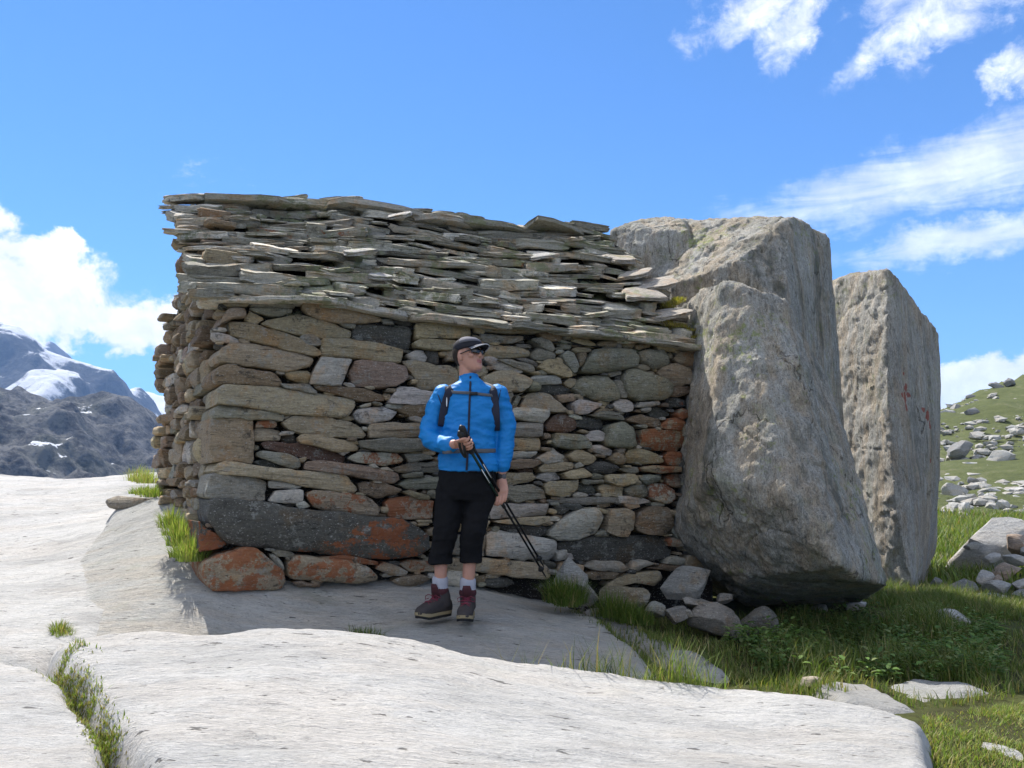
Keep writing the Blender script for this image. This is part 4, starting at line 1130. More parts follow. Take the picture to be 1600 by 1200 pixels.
for sd, x0, y0, x1, y1, Y, tint, lab, dp, rt in LS:
    rock_px('stone', sd, x0, y0, x1, y1, Y, M_ls, lab, dp, 'stone', 'loose stones at the foot of the wall', rt, stonem=tint)
rock_px('stone_slab', 31, 176, 774, 262, 800, 7.3, M_ls, 'thin brown slab lying flat at the foot of the side wall', .7, 'stone', None, (0, .05, .1), stonem=(.26, .225, .17, .03), cuts=7)
rock_px('stone', 33, 1250, 1060, 1296, 1078, 4.7, M_ls, 'small tan block lying at the edge of the grass in shade', .8, 'stone', None, (0, .12, .2), stonem=(.40, .34, .26, .0))
rock_px('stone', 34, 1512, 1170, 1600, 1206, 3.75, M_rock2, 'pale flat stone in the sunny grass at the lower right corner', 1.0, 'stone', None, (0, .12, 0))
rock_px('stone', 35, 1458, 956, 1522, 986, 6.9, M_rock2, 'pale stone lying in the shaded grass below the upright slab', .8, 'stone', None, (0, .15, 0))
rock_px('stone', 36, 1318, 940, 1352, 952, 7.4, M_rock2, 'thin pale stone in the dark gap under the toe of the overhanging boulder', .8, 'stone', None, (0, -.1, 0))
rock_px('stone', 37, 1268, 946, 1300, 962, 7.3, M_rock2, 'smaller pale stone lying deep in the gap beneath the overhanging boulder', .8, 'stone', None, (0, -.1, 0))
rock_px('pebble', 38, 1160, 1101, 1179, 1112, 4.12, M_rockd, 'dark pebble lying on the sunlit granite slab', .9, 'pebble', None, (0, .2, 0), sub=2)
# rubble in the meadow on the right
RB = [(41, 1476, 826, 1625, 905, 11.5, M_rock2, 'big pale slab leaning out of the rubble beside the upright boulder', .7, (0, -.42, 0)),
      (42, 1470, 905, 1530, 935, 9.2, M_rockd, 'dark rounded rock at the edge of the shaded grass', .8, (0, .1, 0)),
      (43, 1442, 925, 1462, 950, 9.0, M_rock2, 'small pale rock at the foot of the upright boulder', .8, (0, .1, 0)),
      (44, 1524, 892, 1552, 914, 9.6, M_rock2, 'cream coloured rock between the dark rock and the rubble', .8, (0, .1, 0)),
      (45, 1536, 908, 1582, 935, 9.3, M_rock, 'mid grey rock at the front of the rubble', .8, (0, .1, 0)),
      (46, 1553, 880, 1600, 905, 10.2, M_rockb, 'brownish slab tilted on the rubble pile', .6, (0, -.35, 0)),
      (47, 1568, 838, 1612, 866, 11.0, M_rockb, 'brown block on top of the big pale slab', .8, (0, .2, 0)),
      (48, 1505, 846, 1535, 858, 10.9, M_rock, 'flat grey flake lying on the big pale slab', .6, (0, -.15, 0)),
      (49, 1565, 866, 1605, 882, 10.6, M_rock2, 'pale flat stone midway up the rubble pile', .7, (0, .1, 0)),
      (50, 1576, 905, 1625, 925, 9.6, M_rock2, 'long white stone low in the rubble', .7, (0, .05, 0)),
      (51, 1552, 898, 1568, 912, 9.5, M_rockb, 'small pinkish rock beside the cream coloured rock', .8, (0, 0, 0)),
      (52, 1585, 922, 1640, 945, 9.0, M_rock, 'grey rock at the lower edge of the rubble near the picture edge', .8, (0, 0, 0)),
      (53, 1500, 928, 1600, 940, 8.9, M_rock, 'long low grey stone bordering the shaded grass', .5, (0, 0, 0)),
      (54, 1586, 850, 1640, 872, 10.8, M_rock, 'grey block at the right end of the rubble top', .8, (0, .3, 0)),
      (55, 1535, 865, 1565, 880, 10.7, M_rock2, 'narrow pale flake in the middle of the rubble', .6, (0, -.3, 0)),
      (56, 1452, 902, 1472, 916, 9.3, M_rockd, 'dark small rock between upright boulder and dark rounded rock', .8, (0, 0, 0))]
for sd, x0, y0, x1, y1, Y, mt, lab, dp, rt in RB:
    rock_px('rock', sd, x0, y0, x1, y1, Y, mt, lab, dp, 'rock', 'rubble beside the upright boulder', rt, cuts=11)
# rocks on the hillside
def hz_at(px, py):
    r = ray(px, py); lo, hi = 17., 130.
    prev = None
    for y in np.arange(17, 130, .4):
        p = r * (y / r.y)
        if p.z <= float(hill_z(np.array(p.x), np.array(p.y))): return y
    return None
HR = [(61, 1472, 690, 1520, 722, M_rockd, 'dark craggy boulder on the grass slope, largest of the hillside rocks'), (62, 1542, 703, 1592, 727, M_rock, 'broad grey outcrop on the grass slope level with the dark boulder'),
      (63, 1503, 637, 1530, 655, M_rockd, 'dark slanted outcrop just under the hill crest'), (64, 1545, 598, 1568, 610, M_rockd, 'dark boulder sitting on the skyline of the hill'),
      (65, 1566, 592, 1586, 604, M_rockd, 'second dark boulder on the hill skyline, to the right'), (66, 1510, 617, 1524, 624, M_rockd, 'small dark rock on the skyline low on the hill crest'),
      (67, 1500, 722, 1530, 735, M_rock2, 'pale slanted slab below the dark craggy boulder'), (68, 1474, 755, 1502, 778, M_rock, 'grey block in the lower boulder field, close to the upright slab'),
      (69, 1508, 744, 1524, 758, M_rockd, 'small dark boulder above the lower boulder field'), (70, 1556, 730, 1574, 740, M_rock2, 'flat pale rock below the broad grey outcrop'),
      (71, 1494, 783, 1520, 802, M_rock2, 'pale boulder at the foot of the slope'), (72, 1556, 778, 1578, 797, M_rock2, 'pale triangular rock at the foot of the slope, right of the pale boulder'),
      (73, 1530, 770, 1545, 780, M_rock, 'grey rock in the middle of the lower boulder field'), (74, 1490, 758, 1512, 772, M_rock2, 'bright flat rock beside the grey block'),
      (75, 1578, 760, 1602, 772, M_rock2, 'low bright rock at the right edge of the slope'), (76, 1466, 640, 1492, 652, M_rock2, 'pale broken rock at the left end of the hill crest'),
      (77, 1484, 632, 1504, 644, M_rock, 'grey broken rock on the crest next to the pale one'), (78, 1525, 655, 1545, 662, M_rock2, 'thin pale rock on the open grass of the upper slope'),
      (79, 1590, 670, 1604, 680, M_rock, 'grey rock by the picture edge on the mid slope'), (80, 1464, 728, 1484, 740, M_rock2, 'pale slab just right of the upright boulder on the slope')]
for sd, x0, y0, x1, y1, mt, lab in HR:
    Y = hz_at((x0 + x1) / 2, y1 - 2) or 62.
    rock_px('hillside_rock', sd, x0, y0, x1, y1, Y, mt, lab, .8, 'rock', 'rocks on the grass slope', (0, R.uniform(-.3, .3), 0), cuts=12, rough=.12)
# countless small stones of the scree below and between them
mb = MB(); rs = random.Random(5)
for i in range(1000):
    px = rs.uniform(1462, 1680)
    py = rs.choice((rs.gauss(762, 22), rs.gauss(735, 20), rs.gauss(650, 30), rs.uniform(600, 800)))
    if rs.random() < .25: px, py = rs.gauss(1490, 14), rs.gauss(645, 8)
    Y = hz_at(px, py)
    if not Y: continue
    s = .1 + .75 * rs.random() ** 2.2; p = at(px, py, Y)
    v, f = rock_mesh(rs.randrange(9999), (s * 1.6, s * 1.2, s * .7), cuts=7, sub=1, rough=.1)
    a = rs.uniform(0, 6); m = Matrix.Rotation(a, 3, 'Z') @ Matrix.Rotation(rs.uniform(-.3, .3), 3, 'Y')
    mb.add([m @ q + p for q in v], f, None)
tag(mb.build('scree', M_rock, smooth=False), 'small grey stones scattered over the grass slope', 'scree', kind='stuff')
# ------------------------------------------------------------------ grass and leaves
M_grass = leaf_mat('grass blades', .55, .35)
M_leaf = leaf_mat('herb leaves', .8, .3)
def blade(mb, p, h, w_, lean, az, col, segs=3):
    d = Vector((math.cos(az), math.sin(az), 0)); n = Vector((-d.y, d.x, 0)); b = len(mb.v)
    for i in range(segs):
        t = i / segs; q = p + d * (lean * h * t * t) + EZ * (h * t * (1 - .25 * lean * t)); ww = w_ * (1 - t * .75)
        mb.v += [tuple(q - n * ww / 2), tuple(q + n * ww / 2)]
    mb.v.append(tuple(p + d * lean * h + EZ * h * (1 - .25 * lean)))
    for i in range(segs - 1): mb.f.append((b + 2*i, b + 2*i+1, b + 2*i+3, b + 2*i+2))
    mb.f.append((b + 2*segs-2, b + 2*segs-1, b + 2*segs)); mb.c += [col] * (2 * segs + 1)
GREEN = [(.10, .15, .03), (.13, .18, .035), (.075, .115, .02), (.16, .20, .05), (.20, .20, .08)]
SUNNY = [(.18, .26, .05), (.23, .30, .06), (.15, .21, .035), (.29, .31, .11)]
DRY = [(.36, .30, .14), (.30, .27, .10), (.22, .17, .07)]
def gcol(pal, rg):
    c = rg.choice(pal); m = rg.uniform(.75, 1.2); return (c[0]*m, c[1]*m, c[2]*m, 0)
DGv = None
def surf_z(x, y, zmax=3., soil=False):
    """height of the ground or bedrock under (x, y)"""
    dg = bpy.context.evaluated_depsgraph_get()
    best = None; z = zmax
    for _ in range(6):
        ok, loc, nr, i, ob, m = scn.ray_cast(dg, Vector((x, y, z)), Vector((0, 0, -1)))
        if not ok: return None
        if ob.name.startswith(('ground', 'rock_ground')): return None if soil and ob.name.startswith('rock') else loc.z
        z = loc.z - .01
    return None
bpy.context.view_layer.update()
def tuft(mb, c, r, n, h, pal, rg, dry=.1, lean=(.2, .8), w_=.006):
    for _ in range(n):
        a = rg.uniform(0, 6.283); q = rg.random() ** .6 * r; p = Vector((c[0] + math.cos(a) * q, c[1] + math.sin(a) * q, c[2] - .01))
        hh = h * rg.uniform(.45, 1.1) * (1 - .4 * q / r)
        blade(mb, p, hh, w_ * rg.uniform(.7, 1.3), rg.uniform(*lean) * (.4 + q / r), a + rg.gauss(0, .6), gcol(DRY if rg.random() < dry else pal, rg))
rg = random.Random(21)
def single_tuft(px, py, Y, r, h, n, pal, label, group=None, dry=.1, z=None, name='grass_tuft'):
    p = at(px, py, Y); mb = MB(); tuft(mb, p, r, n, h, pal, rg, dry)
    return tag(mb.build(name, M_grass, origin=tuple(p)), label, 'grass tuft', group)
TG = 'grass tufts around the hut'
def multi_tuft(spots, label, pal, n, h, r, dry=.1):
    mb = MB(); o = at(*spots[0])
    for s in spots: tuft(mb, at(*s), r, n, h * rg.uniform(.8, 1.15), pal, rg, dry)
    return tag(mb.build('grass_tuft', M_grass, origin=tuple(o)), label, 'grass tuft', TG)
multi_tuft([(288, 868, 5.55), (283, 850, 5.7), (276, 834, 5.85), (268, 822, 6.0), (300, 874, 5.45)], 'bright green bushy grass tuft growing against the front corner of the hut', SUNNY, 260, .21, .10)
multi_tuft([(232, 772, 7.3), (240, 775, 7.2), (222, 770, 7.45)], 'light green grass tuft at the foot of the side wall above the thin brown slab', SUNNY, 170, .14, .11)
multi_tuft([(224, 752, 8.8), (232, 754, 8.6), (214, 750, 9.0)], 'yellowish grass tuft at the far back corner of the side wall', [(.28, .30, .09), (.22, .28, .06)], 170, .22, .13, .25)
multi_tuft([(96, 990, 4.92), (102, 996, 4.88), (92, 984, 4.98)], 'small grass tuft in the corner crack left of the grey green slab', [(.2, .24, .05), (.16, .22, .035)], 110, .09, .05, .25)
multi_tuft([(878, 940, 5.78), (888, 944, 5.74), (870, 938, 5.82), (896, 940, 5.8)], 'dark green grass clump in front of the upright grey stone', GREEN[:3], 240, .24, .10)
multi_tuft([(965, 962, 5.85), (980, 968, 5.8), (950, 960, 5.85), (995, 972, 5.8)], 'dark green grass clump in front of the brown half buried stone', GREEN[:3], 220, .22, .12)
multi_tuft([(566, 1004, 4.9), (580, 1004, 4.9), (556, 1002, 4.92)], 'dark grass tuft in the shaded gully behind the foreground slab', GREEN[:3], 120, .16, .07)
def roof_pt(px, py, off):
    u, z = at_off(px, py, off); return W0 + EU * u + NI * off + EZ * z
def roof_tuft(spots, label, pal, n, h, r, dry):
    mb = MB(); o = roof_pt(*spots[0])
    for q in spots: tuft(mb, roof_pt(*q) - EZ * .02, r, n, h * rg.uniform(.8, 1.15), pal, rg, dry)
    return tag(mb.build('grass_tuft', M_grass, origin=tuple(o)), label, 'grass tuft', TG)
MOSS = [(.34, .31, .05), (.40, .30, .09), (.24, .26, .05)]
roof_tuft([(1052, 470, .52), (1060, 466, .55), (1044, 476, .48)], 'small mossy yellow tuft in the corner between roof and boulder', MOSS, 260, .06, .07, .3)
roof_tuft([(1048, 505, .18), (1062, 508, .17), (1078, 514, .14), (1036, 500, .22), (1090, 524, .08)], 'yellow green turf patch on the right end of the roof', MOSS, 280, .06, .09, .35)
single_tuft(1370, 1143, 3.95, .05, .05, 60, SUNNY, 'tiny grass tuft growing alone on the sunlit foreground slab', TG)

# cracks between the slabs, gully and right-hand grass: too many blades to count
def strip(mb, pts, n, width, h, pal, dry=.15, jit=.0):
    P = [at(*p) for p in pts]; seg = [(a, b) for a, b in zip(P[:-1], P[1:])]; L = [(b - a).length for a, b in seg]; T = sum(L)
    for _ in range(n):
        t = rg.uniform(0, T); i = 0
        while t > L[i]: t -= L[i]; i += 1
        a, b = seg[i]; q = a + (b - a) * (t / L[i]); x = q.x + rg.gauss(0, width); y = q.y + rg.gauss(0, width)
        pn = fbm(Vector((x * 3, y * 3, 4)), 3)
        if pn < -.25 and rg.random() < .8: continue
        z = surf_z(x, y)
        if z is None: continue
        blade(mb, Vector((x, y, z - .006)), h * rg.uniform(.4, 1.1) * (1 + pn), .006 * rg.uniform(.7, 1.3), rg.uniform(.2, .9), rg.uniform(0, 6.28), gcol(DRY if rg.random() < dry else pal, rg), 2)
k9 = .93
mb = MB()
strip(mb, [(-40, 1018, 4.15), (0, 1018, 4.1), (60, 1028, 3.98), (98, 1050, 3.75), (130, 1080, 3.5), (162, 1122, 3.2), (200, 1195, 2.86), (230, 1260, 2.6)], 12000, .024, .03, SUNNY + [(.2, .2, .06)], .3)
strip(mb, [(-60, 1012, 4.2), (0, 1016, 4.15), (60, 1026, 4.0), (110, 1045, 3.8)], 3000, .045, .04, SUNNY, .25)
tag(mb.build('grass', M_grass), 'short grass and moss filling the crack between the sunlit slabs', 'grass', kind='stuff')
mb = MB()
strip(mb, [(370, 992, 4.5), (470, 994, 4.5), (560, 1002, 4.5), (600, 1008, 4.5)], 2200, .05, .24, GREEN[:3], .15)
strip(mb, [(700, 1020, 4.3), (820, 1038, 4.3), (960, 1060, 4.25), (1110, 1078, 4.2)], 7000, .05, .20, GREEN, .12)
strip(mb, [(1010, 1068, 4.22), (1060, 1074, 4.2), (1110, 1080, 4.16)], 2200, .04, .21, SUNNY, .2)
strip(mb, [(905, 958, 5.95), (985, 1000, 5.45), (1045, 1050, 4.9)], 1100, .05, .07, GREEN, .2)
strip(mb, [(960, 960, 6.0), (1040, 1000, 5.55), (1120, 1042, 5.1), (1180, 1065, 4.9), (1290, 1095, 4.6)], 3200, .07, .08, GREEN, .2)
tag(mb.build('grass', M_grass), 'shaded grass in the gully behind the foreground slab', 'grass', kind='stuff')
def area(mb, poly, n, h, pal, dry=.1, wide=.007, fn=None):
    P = [at(*p) for p in poly]; pl = [(p.x, p.y) for p in P]; x0, x1 = min(p[0] for p in pl), max(p[0] for p in pl); y0, y1 = min(p[1] for p in pl), max(p[1] for p in pl)
    XY = np.array([(rg.uniform(x0, x1), rg.uniform(y0, y1)) for _ in range(int(n * 2.2))]); D = pdist(pl, XY[:, 0], XY[:, 1]); k = 0
    for (x, y), d in zip(XY, D):
        if d < 0 or k >= n: continue
        pn = fbm(Vector((x * 1.6, y * 1.6, 2)), 4)
        if pn < -.18 and rg.random() < .7: continue
        z = surf_z(x, y, soil=True)
        if z is None: continue
        k += 1
        p_ = pal if not fn else fn(x, y)
        blade(mb, Vector((x, y, z - .01)), h * rg.uniform(.4, 1.15) * (1 + .9 * pn), wide * rg.uniform(.7, 1.3), rg.uniform(.2, .9), rg.uniform(0, 6.28), gcol(DRY if rg.random() < dry else p_, rg), 2)
mb = MB()
area(mb, [(930, 975, 6.2), (1100, 965, 6.6), (1250, 985, 7.2), (1400, 935, 8.3), (1640, 940, 8.6), (1660, 1090, 4.9), (1470, 1110, 4.4), (1290, 1100, 4.35), (1150, 1066, 4.75), (1040, 1020, 5.3)], 19000, .10, GREEN, .12, .006)
area(mb, [(1440, 925, 8.8), (1660, 935, 8.9), (1660, 1000, 7.0), (1420, 985, 7.3)], 6000, .13, GREEN, .10)
area(mb, [(1440, 1105, 4.2), (1660, 1085, 4.7), (1700, 1210, 3.4), (1440, 1215, 3.4)], 11000, .045, SUNNY, .3, .006)
area(mb, [(1360, 905, 9.6), (1480, 905, 9.6), (1500, 940, 7.6), (1370, 940, 7.4)], 3500, .12, GREEN, .1)
area(mb, [(1180, 1000, 6.3), (1470, 975, 7.2), (1560, 1060, 5.0), (1200, 1055, 5.0)], 5000, .20, GREEN, .1)
tag(mb.build('grass', M_grass), 'grass growing in the hollow right of the slabs', 'grass', kind='stuff')
mb = MB()
for i in range(16000):                                      # meadow beyond the rubble
    y = rg.uniform(9.5, 34) ; x = y * rg.uniform(.46, .72)
    z = float(fG(x, y)) if y < 16.5 else float(hill_z(np.array(x), np.array(y)))
    pn = fbm(Vector((x * .5, y * .5, 2)), 3)
    blade(mb, Vector((x, y, z - .03)), (.16 + y * .006) * rg.uniform(.5, 1.1) * (1 + pn), .012 + y * .0012, rg.uniform(.2, .8), rg.uniform(0, 6.28), gcol(DRY if rg.random() < .08 else GREEN[:2] + GREEN[3:] + SUNNY[2:3], rg), 2)
tag(mb.build('meadow_grass', M_grass), 'sunlit meadow grass at the foot of the hill', 'grass', kind='stuff')
# leafy herbs in the shade under the overhang
def leaf(mb, p, d, L_, w_, col):
    n = d.cross(EZ); n = n.normalized() if n.length > .01 else Vector((1, 0, 0)); up = n.cross(d).normalized(); b = len(mb.v)
    mb.v += [tuple(p), tuple(p + d * L_ * .35 + n * w_ * .5 + up * .1 * L_), tuple(p + d * L_ * .75 + n * w_ * .36 + up * .06 * L_), tuple(p + d * L_ - up * .12 * L_), tuple(p + d * L_ * .75 - n * w_ * .36 + up * .06 * L_), tuple(p + d * L_ * .35 - n * w_ * .5 + up * .1 * L_), tuple(p + d * L_ * .5)]
    mb.f += [(b, b+1, b+6), (b+1, b+2, b+6), (b+2, b+3, b+6), (b+3, b+4, b+6), (b+4, b+5, b+6), (b+5, b, b+6)]; mb.c += [col] * 7
HERB = [(.085, .155, .04), (.11, .19, .045), (.07, .13, .035), (.14, .21, .06), (.17, .21, .08)]
mb = MB()
poly = [at(*p) for p in [(1120, 985, 6.1), (1230, 985, 6.6), (1340, 960, 7.0), (1470, 965, 7.2), (1560, 985, 6.6), (1570, 1062, 5.0), (1440, 1064, 4.95), (1300, 1056, 4.95), (1180, 1050, 5.1)]]
pl = [(p.x, p.y) for p in poly]; k = 0
while k < 900:
    x, y = rg.uniform(min(p[0] for p in pl), max(p[0] for p in pl)), rg.uniform(min(p[1] for p in pl), max(p[1] for p in pl))
    if float(pdist(pl, np.array([x]), np.array([y]))[0]) < 0: continue
    k += 1
    dens = fbm(Vector((x * 1.7, y * 1.7, 9)), 3)
    if dens < -.12 and rg.random() < .75: continue
    z = surf_z(x, y)
    if z is None: continue
    H = rg.uniform(.06, .17) * (1 + .6 * dens)
    ln = Vector((rg.gauss(0, .25), rg.gauss(0, .25), 1)).normalized()
    for j in range(rg.randint(8, 15)):
        t = rg.uniform(.25, 1.05); a = rg.uniform(0, 6.28); d = Vector((math.cos(a), math.sin(a), rg.uniform(-.2, .55))).normalized()
        L_ = rg.uniform(.022, .058)
        leaf(mb, Vector((x, y, z)) + ln * H * t + d * rg.uniform(0, .04), d, L_, L_ * rg.uniform(.45, .75), gcol(HERB, rg))
tag(mb.build('undergrowth', M_leaf), 'leafy green herbs in the shade in front of the overhanging boulder', 'herbs', kind='stuff')
# two small white flowers by the gully
for fx, fy, lab in ((508, 998, 'tiny white flower at the edge of the foreground slab, left one'), (540, 999, 'tiny white flower beside the dark grass tuft at the slab edge')):
    p = at(fx, fy, 4.7); mb = MB()
    for j in range(9):
        a = j * .7; leaf(mb, p, Vector((math.cos(a), math.sin(a), .35)).normalized(), .013, .009, (.8, .8, .76, 0))
    blade(mb, p - EZ * .08, .085, .004, .02, 0, (.12, .2, .04, 0))
    tag(mb.build('flower', M_leaf, origin=tuple(p)), lab, 'flower')
# ------------------------------------------------------------------ the hiker
PY = 5.30
def PP(px, py, d=0.): return at(px, py, PY + d)
def loft(mb, rings, n=24, ex=2.0, col=None):
    """rings: (centre, half axis vector a, half axis vector b[, exponent])"""
    b0 = len(mb.v); m = len(rings)
    for r in rings:
        e = r[3] if len(r) > 3 else ex
        for i in range(n):
            t = 2 * math.pi * i / n; c, s = math.cos(t), math.sin(t)
            k = (abs(c) ** e + abs(s) ** e) ** (-1 / e)
            mb.v.append(tuple(r[0] + r[1] * (c * k) + r[2] * (s * k)))
    for j in range(m - 1):
        for i in range(n):
            a, b = b0 + j * n + i, b0 + j * n + (i + 1) % n; mb.f.append((a, b, b + n, a + n))
    mb.f.append(tuple(b0 + n - 1 - i for i in range(n))); mb.f.append(tuple(b0 + (m - 1) * n + i for i in range(n)))
def tube(mb, pts, rad_, n=16, flat=1.0, up=None, caps=True):
    rings = []; N = len(pts)
    for i, p in enumerate(pts):
        t = (pts[min(i + 1, N - 1)] - pts[max(i - 1, 0)]).normalized()
        u = (up or Vector((0, -1, 0))); s = t.cross(u)
        if s.length < .1: s = t.cross(Vector((1, 0, 0)))
        s.normalize(); v = s.cross(t).normalized()
        r = rad_[i] if isinstance(rad_, (list, tuple)) else rad_
        rings.append((p, s * r, v * (r * flat)))
    if caps:
        t0 = (pts[0] - pts[1]).normalized(); t1 = (pts[-1] - pts[-2]).normalized()
        a, b = rings[0], rings[-1]
        rings = [(a[0] + t0 * a[1].length * .6, a[1] * .5, a[2] * .5), (a[0] + t0 * a[1].length * .3, a[1] * .85, a[2] * .85)] + rings + [(b[0] + t1 * b[1].length * .3, b[1] * .85, b[2] * .85), (b[0] + t1 * b[1].length * .6, b[1] * .5, b[2] * .5)]
    loft(mb, rings, n)
def smooth_path(P, k=4):
    out = []
    for i in range(len(P) - 1):
        p0, p1, p2, p3 = P[max(i-1, 0)], P[i], P[i+1], P[min(i+2, len(P)-1)]
        for j in range(k):
            t = j / k
            out.append(.5 * ((2 * p1) + (p2 - p0) * t + (2*p0 - 5*p1 + 4*p2 - p3) * t*t + (3*p1 - p0 - 3*p2 + p3) * t*t*t))
    out.append(P[-1]); return out
def lerp_list(R_, k=4):
    out = []
    for a, b in zip(R_[:-1], R_[1:]): out += [a + (b - a) * j / k for j in range(k)]
    return out + [R_[-1]]
def ellip(mb, c, ax, ay, az, n=14, m=9):
    rings = []
    for j in range(m):
        t = -math.pi / 2 + math.pi * (j + .5) / m
        rings.append((c + az * math.sin(t), ax * math.cos(t), ay * math.cos(t)))
    loft(mb, rings, n)
def fuse(mb, name, mat, parent, voxel, smooth=4, disp=None):
    """weld overlapping closed shapes into one continuous skin"""
    me = bpy.data.meshes.new(name); me.from_pydata(mb.v, [], mb.f); me.update()
    bm = bmesh.new(); bm.from_mesh(me); bmesh.ops.recalc_face_normals(bm, faces=bm.faces); bm.to_mesh(me); bm.free()
    me = eval_mesh(me, [('REMESH', dict(mode='VOXEL', voxel_size=voxel, use_smooth_shade=True)), ('SMOOTH', dict(factor=.5, iterations=smooth))])
    if disp:
        n = len(me.vertices); co = np.empty(n * 3); no = np.empty(n * 3); me.vertices.foreach_get('co', co); me.vertices.foreach_get('normal', no)
        co = co.reshape(-1, 3); no = no.reshape(-1, 3)
        for i in range(n): co[i] += no[i] * disp(Vector(co[i]), no[i])
        me.vertices.foreach_set('co', co.ravel())
    off = np.array(wloc(parent)) if parent else np.zeros(3)
    n = len(me.vertices); co = np.empty(n * 3); me.vertices.foreach_get('co', co); co = (co.reshape(-1, 3) - off); me.vertices.foreach_set('co', co.ravel())
    me.materials.clear(); me.materials.append(mat); me.polygons.foreach_set('use_smooth', [True] * len(me.polygons)); me.update(); me.name = name
    o = bpy.data.objects.new(name, me); COL.objects.link(o); o.parent = parent
    return o
M_skin, k, b = newmat('skin')
k.put(b.inputs['Base Color'], k.mix(k.noise(k.coord(), 40, 3), (.50, .27, .19, 1), (.40, .19, .13, 1))); b.inputs['Roughness'].default_value = .55
b.inputs['Subsurface Weight'].default_value = .12; b.inputs['Subsurface Radius'].default_value = (.01, .004, .002)
M_lip = flat('lips', (.36, .13, .11), .5)
M_jack = flat('blue jacket', (.004, .185, .50), .55, .3, bumps=(26, .5, .012), var=.06, vs=9)
M_trou = flat('black trousers', (.010, .010, .011), .9, .1, bumps=(18, .4, .015))
M_navy = flat('navy webbing', (.018, .02, .035), .7, .3)
M_grey = flat('grey strap', (.10, .10, .105), .7, .3)
M_capg = flat('grey cap', (.13, .13, .15), .8, .2); M_capd = flat('dark cap panel', (.022, .022, .028), .8, .2); M_edge = flat('cap piping', (.45, .45, .46), .7)
M_lens = flat('dark lens', (.006, .006, .007), .12, .6, var=0)
M_hair = flat('short hair', (.03, .022, .016), .8, bumps=(120, .8, .004))
M_boot = flat('boot leather', (.045, .038, .036), .75, .25, bumps=(60, .4, .004)); M_bootr = flat('maroon boot collar', (.060, .018, .022), .85); M_sole = flat('tan sole', (.26, .21, .12), .8); M_tread = flat('black tread', (.015, .015, .015), .8)
M_lace = flat('crimson lace', (.16, .025, .045), .8); M_sock = flat('pale sock', (.36, .36, .40), .95, .1, bumps=(90, .6, .004))
M_black = flat('black rubber', (.012, .012, .012), .5, .4); M_pole = flat('pole metal', (.02, .05, .035), .3, .5, .6); M_pole2 = flat('black pole metal', (.018, .018, .02), .3, .5, .6); M_white = flat('white print', (.7, .7, .7), .5)

G0 = at(712, 968, 5.27)
person = empty('person', tuple(G0), 'hiker in a bright blue jacket, black capri trousers and cap, holding trekking poles', 'person')
# ---- body: one skin
body = MB()
X_, Y_, Z_ = Vector((1, 0, 0)), Vector((0, 1, 0)), Vector((0, 0, 1))
yaw, tilt = rad(50), rad(9)
HC = PP(733, 557, .02)
hf = Vector((math.sin(yaw) * math.cos(tilt), -math.cos(yaw) * math.cos(tilt), math.sin(tilt)))
hs = hf.cross(Z_).normalized() * -1                          # towards the wearer's left
hu = hs.cross(hf).normalized() * -1
if hu.z < 0: hu = -hu
def H(x, y, z): return HC + hf * x + hs * y + hu * z
HSL = [(-.113, .070, .030, .018), (-.108, .082, .008, .030), (-.098, .088, -.02, .040), (-.080, .087, -.045, .051), (-.055, .086, -.068, .059), (-.025, .084, -.083, .066), (.005, .080, -.093, .071), (.022, .080, -.097, .073), (.036, .087, -.099, .074), (.06, .082, -.100, .075), (.083, .066, -.090, .067), (.098, .042, -.07, .05), (.106, .012, -.04, .025)]
loft(body, [(H((f + b_) / 2, 0, z), hf * ((f - b_) / 2), hs * w_, 2.15) for z, f, b_, w_ in HSL], 28)
for z, x, w_ in ((.030, .080, .008), (.012, .088, .010), (-.004, .100, .0125), (-.016, .105, .0155)): ellip(body, H(x - .012, 0, z), hf * .016, hs * w_, hu * .013)
for s in (-1, 1):
    ellip(body, H(.082, s * .011, -.020), hf * .010, hs * .008, hu * .007)                       # nostril wings
    ellip(body, H(.056, s * .046, -.012), hf * .024, hs * .018, hu * .020)                       # cheek bones
    ellip(body, H(.080, s * .034, .030), hf * .010, hs * .022, hu * .007)                        # brow
    ellip(body, H(-.012, s * .076, .000), hf * .020, hs * .008, hu * .032)                       # ear
    ellip(body, H(-.006, s * .074, -.026), hf * .010, hs * .007, hu * .010)
ellip(body, H(.083, 0, -.049), hf * .010, hs * .022, hu * .006); ellip(body, H(.082, 0, -.061), hf * .010, hs * .019, hu * .0065)   # lips
ellip(body, H(.078, 0, -.094), hf * .016, hs * .022, hu * .014)                                  # chin
NB = PP(735, 604, .02)
tube(body, [H(-.02, 0, -.06), H(-.028, 0, -.10), (H(-.03, 0, -.13) + NB) * .5, NB], [.056, .056, .058, .07], 20)
PEL = PP(729, 748, .02)
CH = PP(733, 632, .02)
loft(body, [(PP(735, 600, .03), X_ * .10, Y_ * .06), (PP(734, 612, .03), X_ * .165, Y_ * .085), (CH, X_ * .155, Y_ * .105), (PP(731, 690, .02), X_ * .135, Y_ * .095), (PP(730, 725, .02), X_ * .15, Y_ * .10), (PEL, X_ * .16, Y_ * .105), (PP(729, 770, .02), X_ * .13, Y_ * .09)], 24)
ARM_R = [PP(694, 617, .03), PP(680, 650, .03), PP(670, 684, .0), PP(688, 693, -.13), PP(710, 694, -.255)]      # wearer's right arm
ARM_L = [PP(778, 615, .03), PP(789, 650, .05), PP(793, 683, .05), PP(789, 715, .03), PP(783, 742, .03)]
for A in (ARM_R, ARM_L): tube(body, smooth_path(A), lerp_list([.052, .048, .042, .036, .027]), 16)
GL = {}
def leg(hip, knee, ank):
    tube(body, smooth_path([hip, knee, ank]), lerp_list([.080, .056, .036]), 18)
ANK_R, ANK_L = PP(688, 921, .0), PP(731, 921, .0)
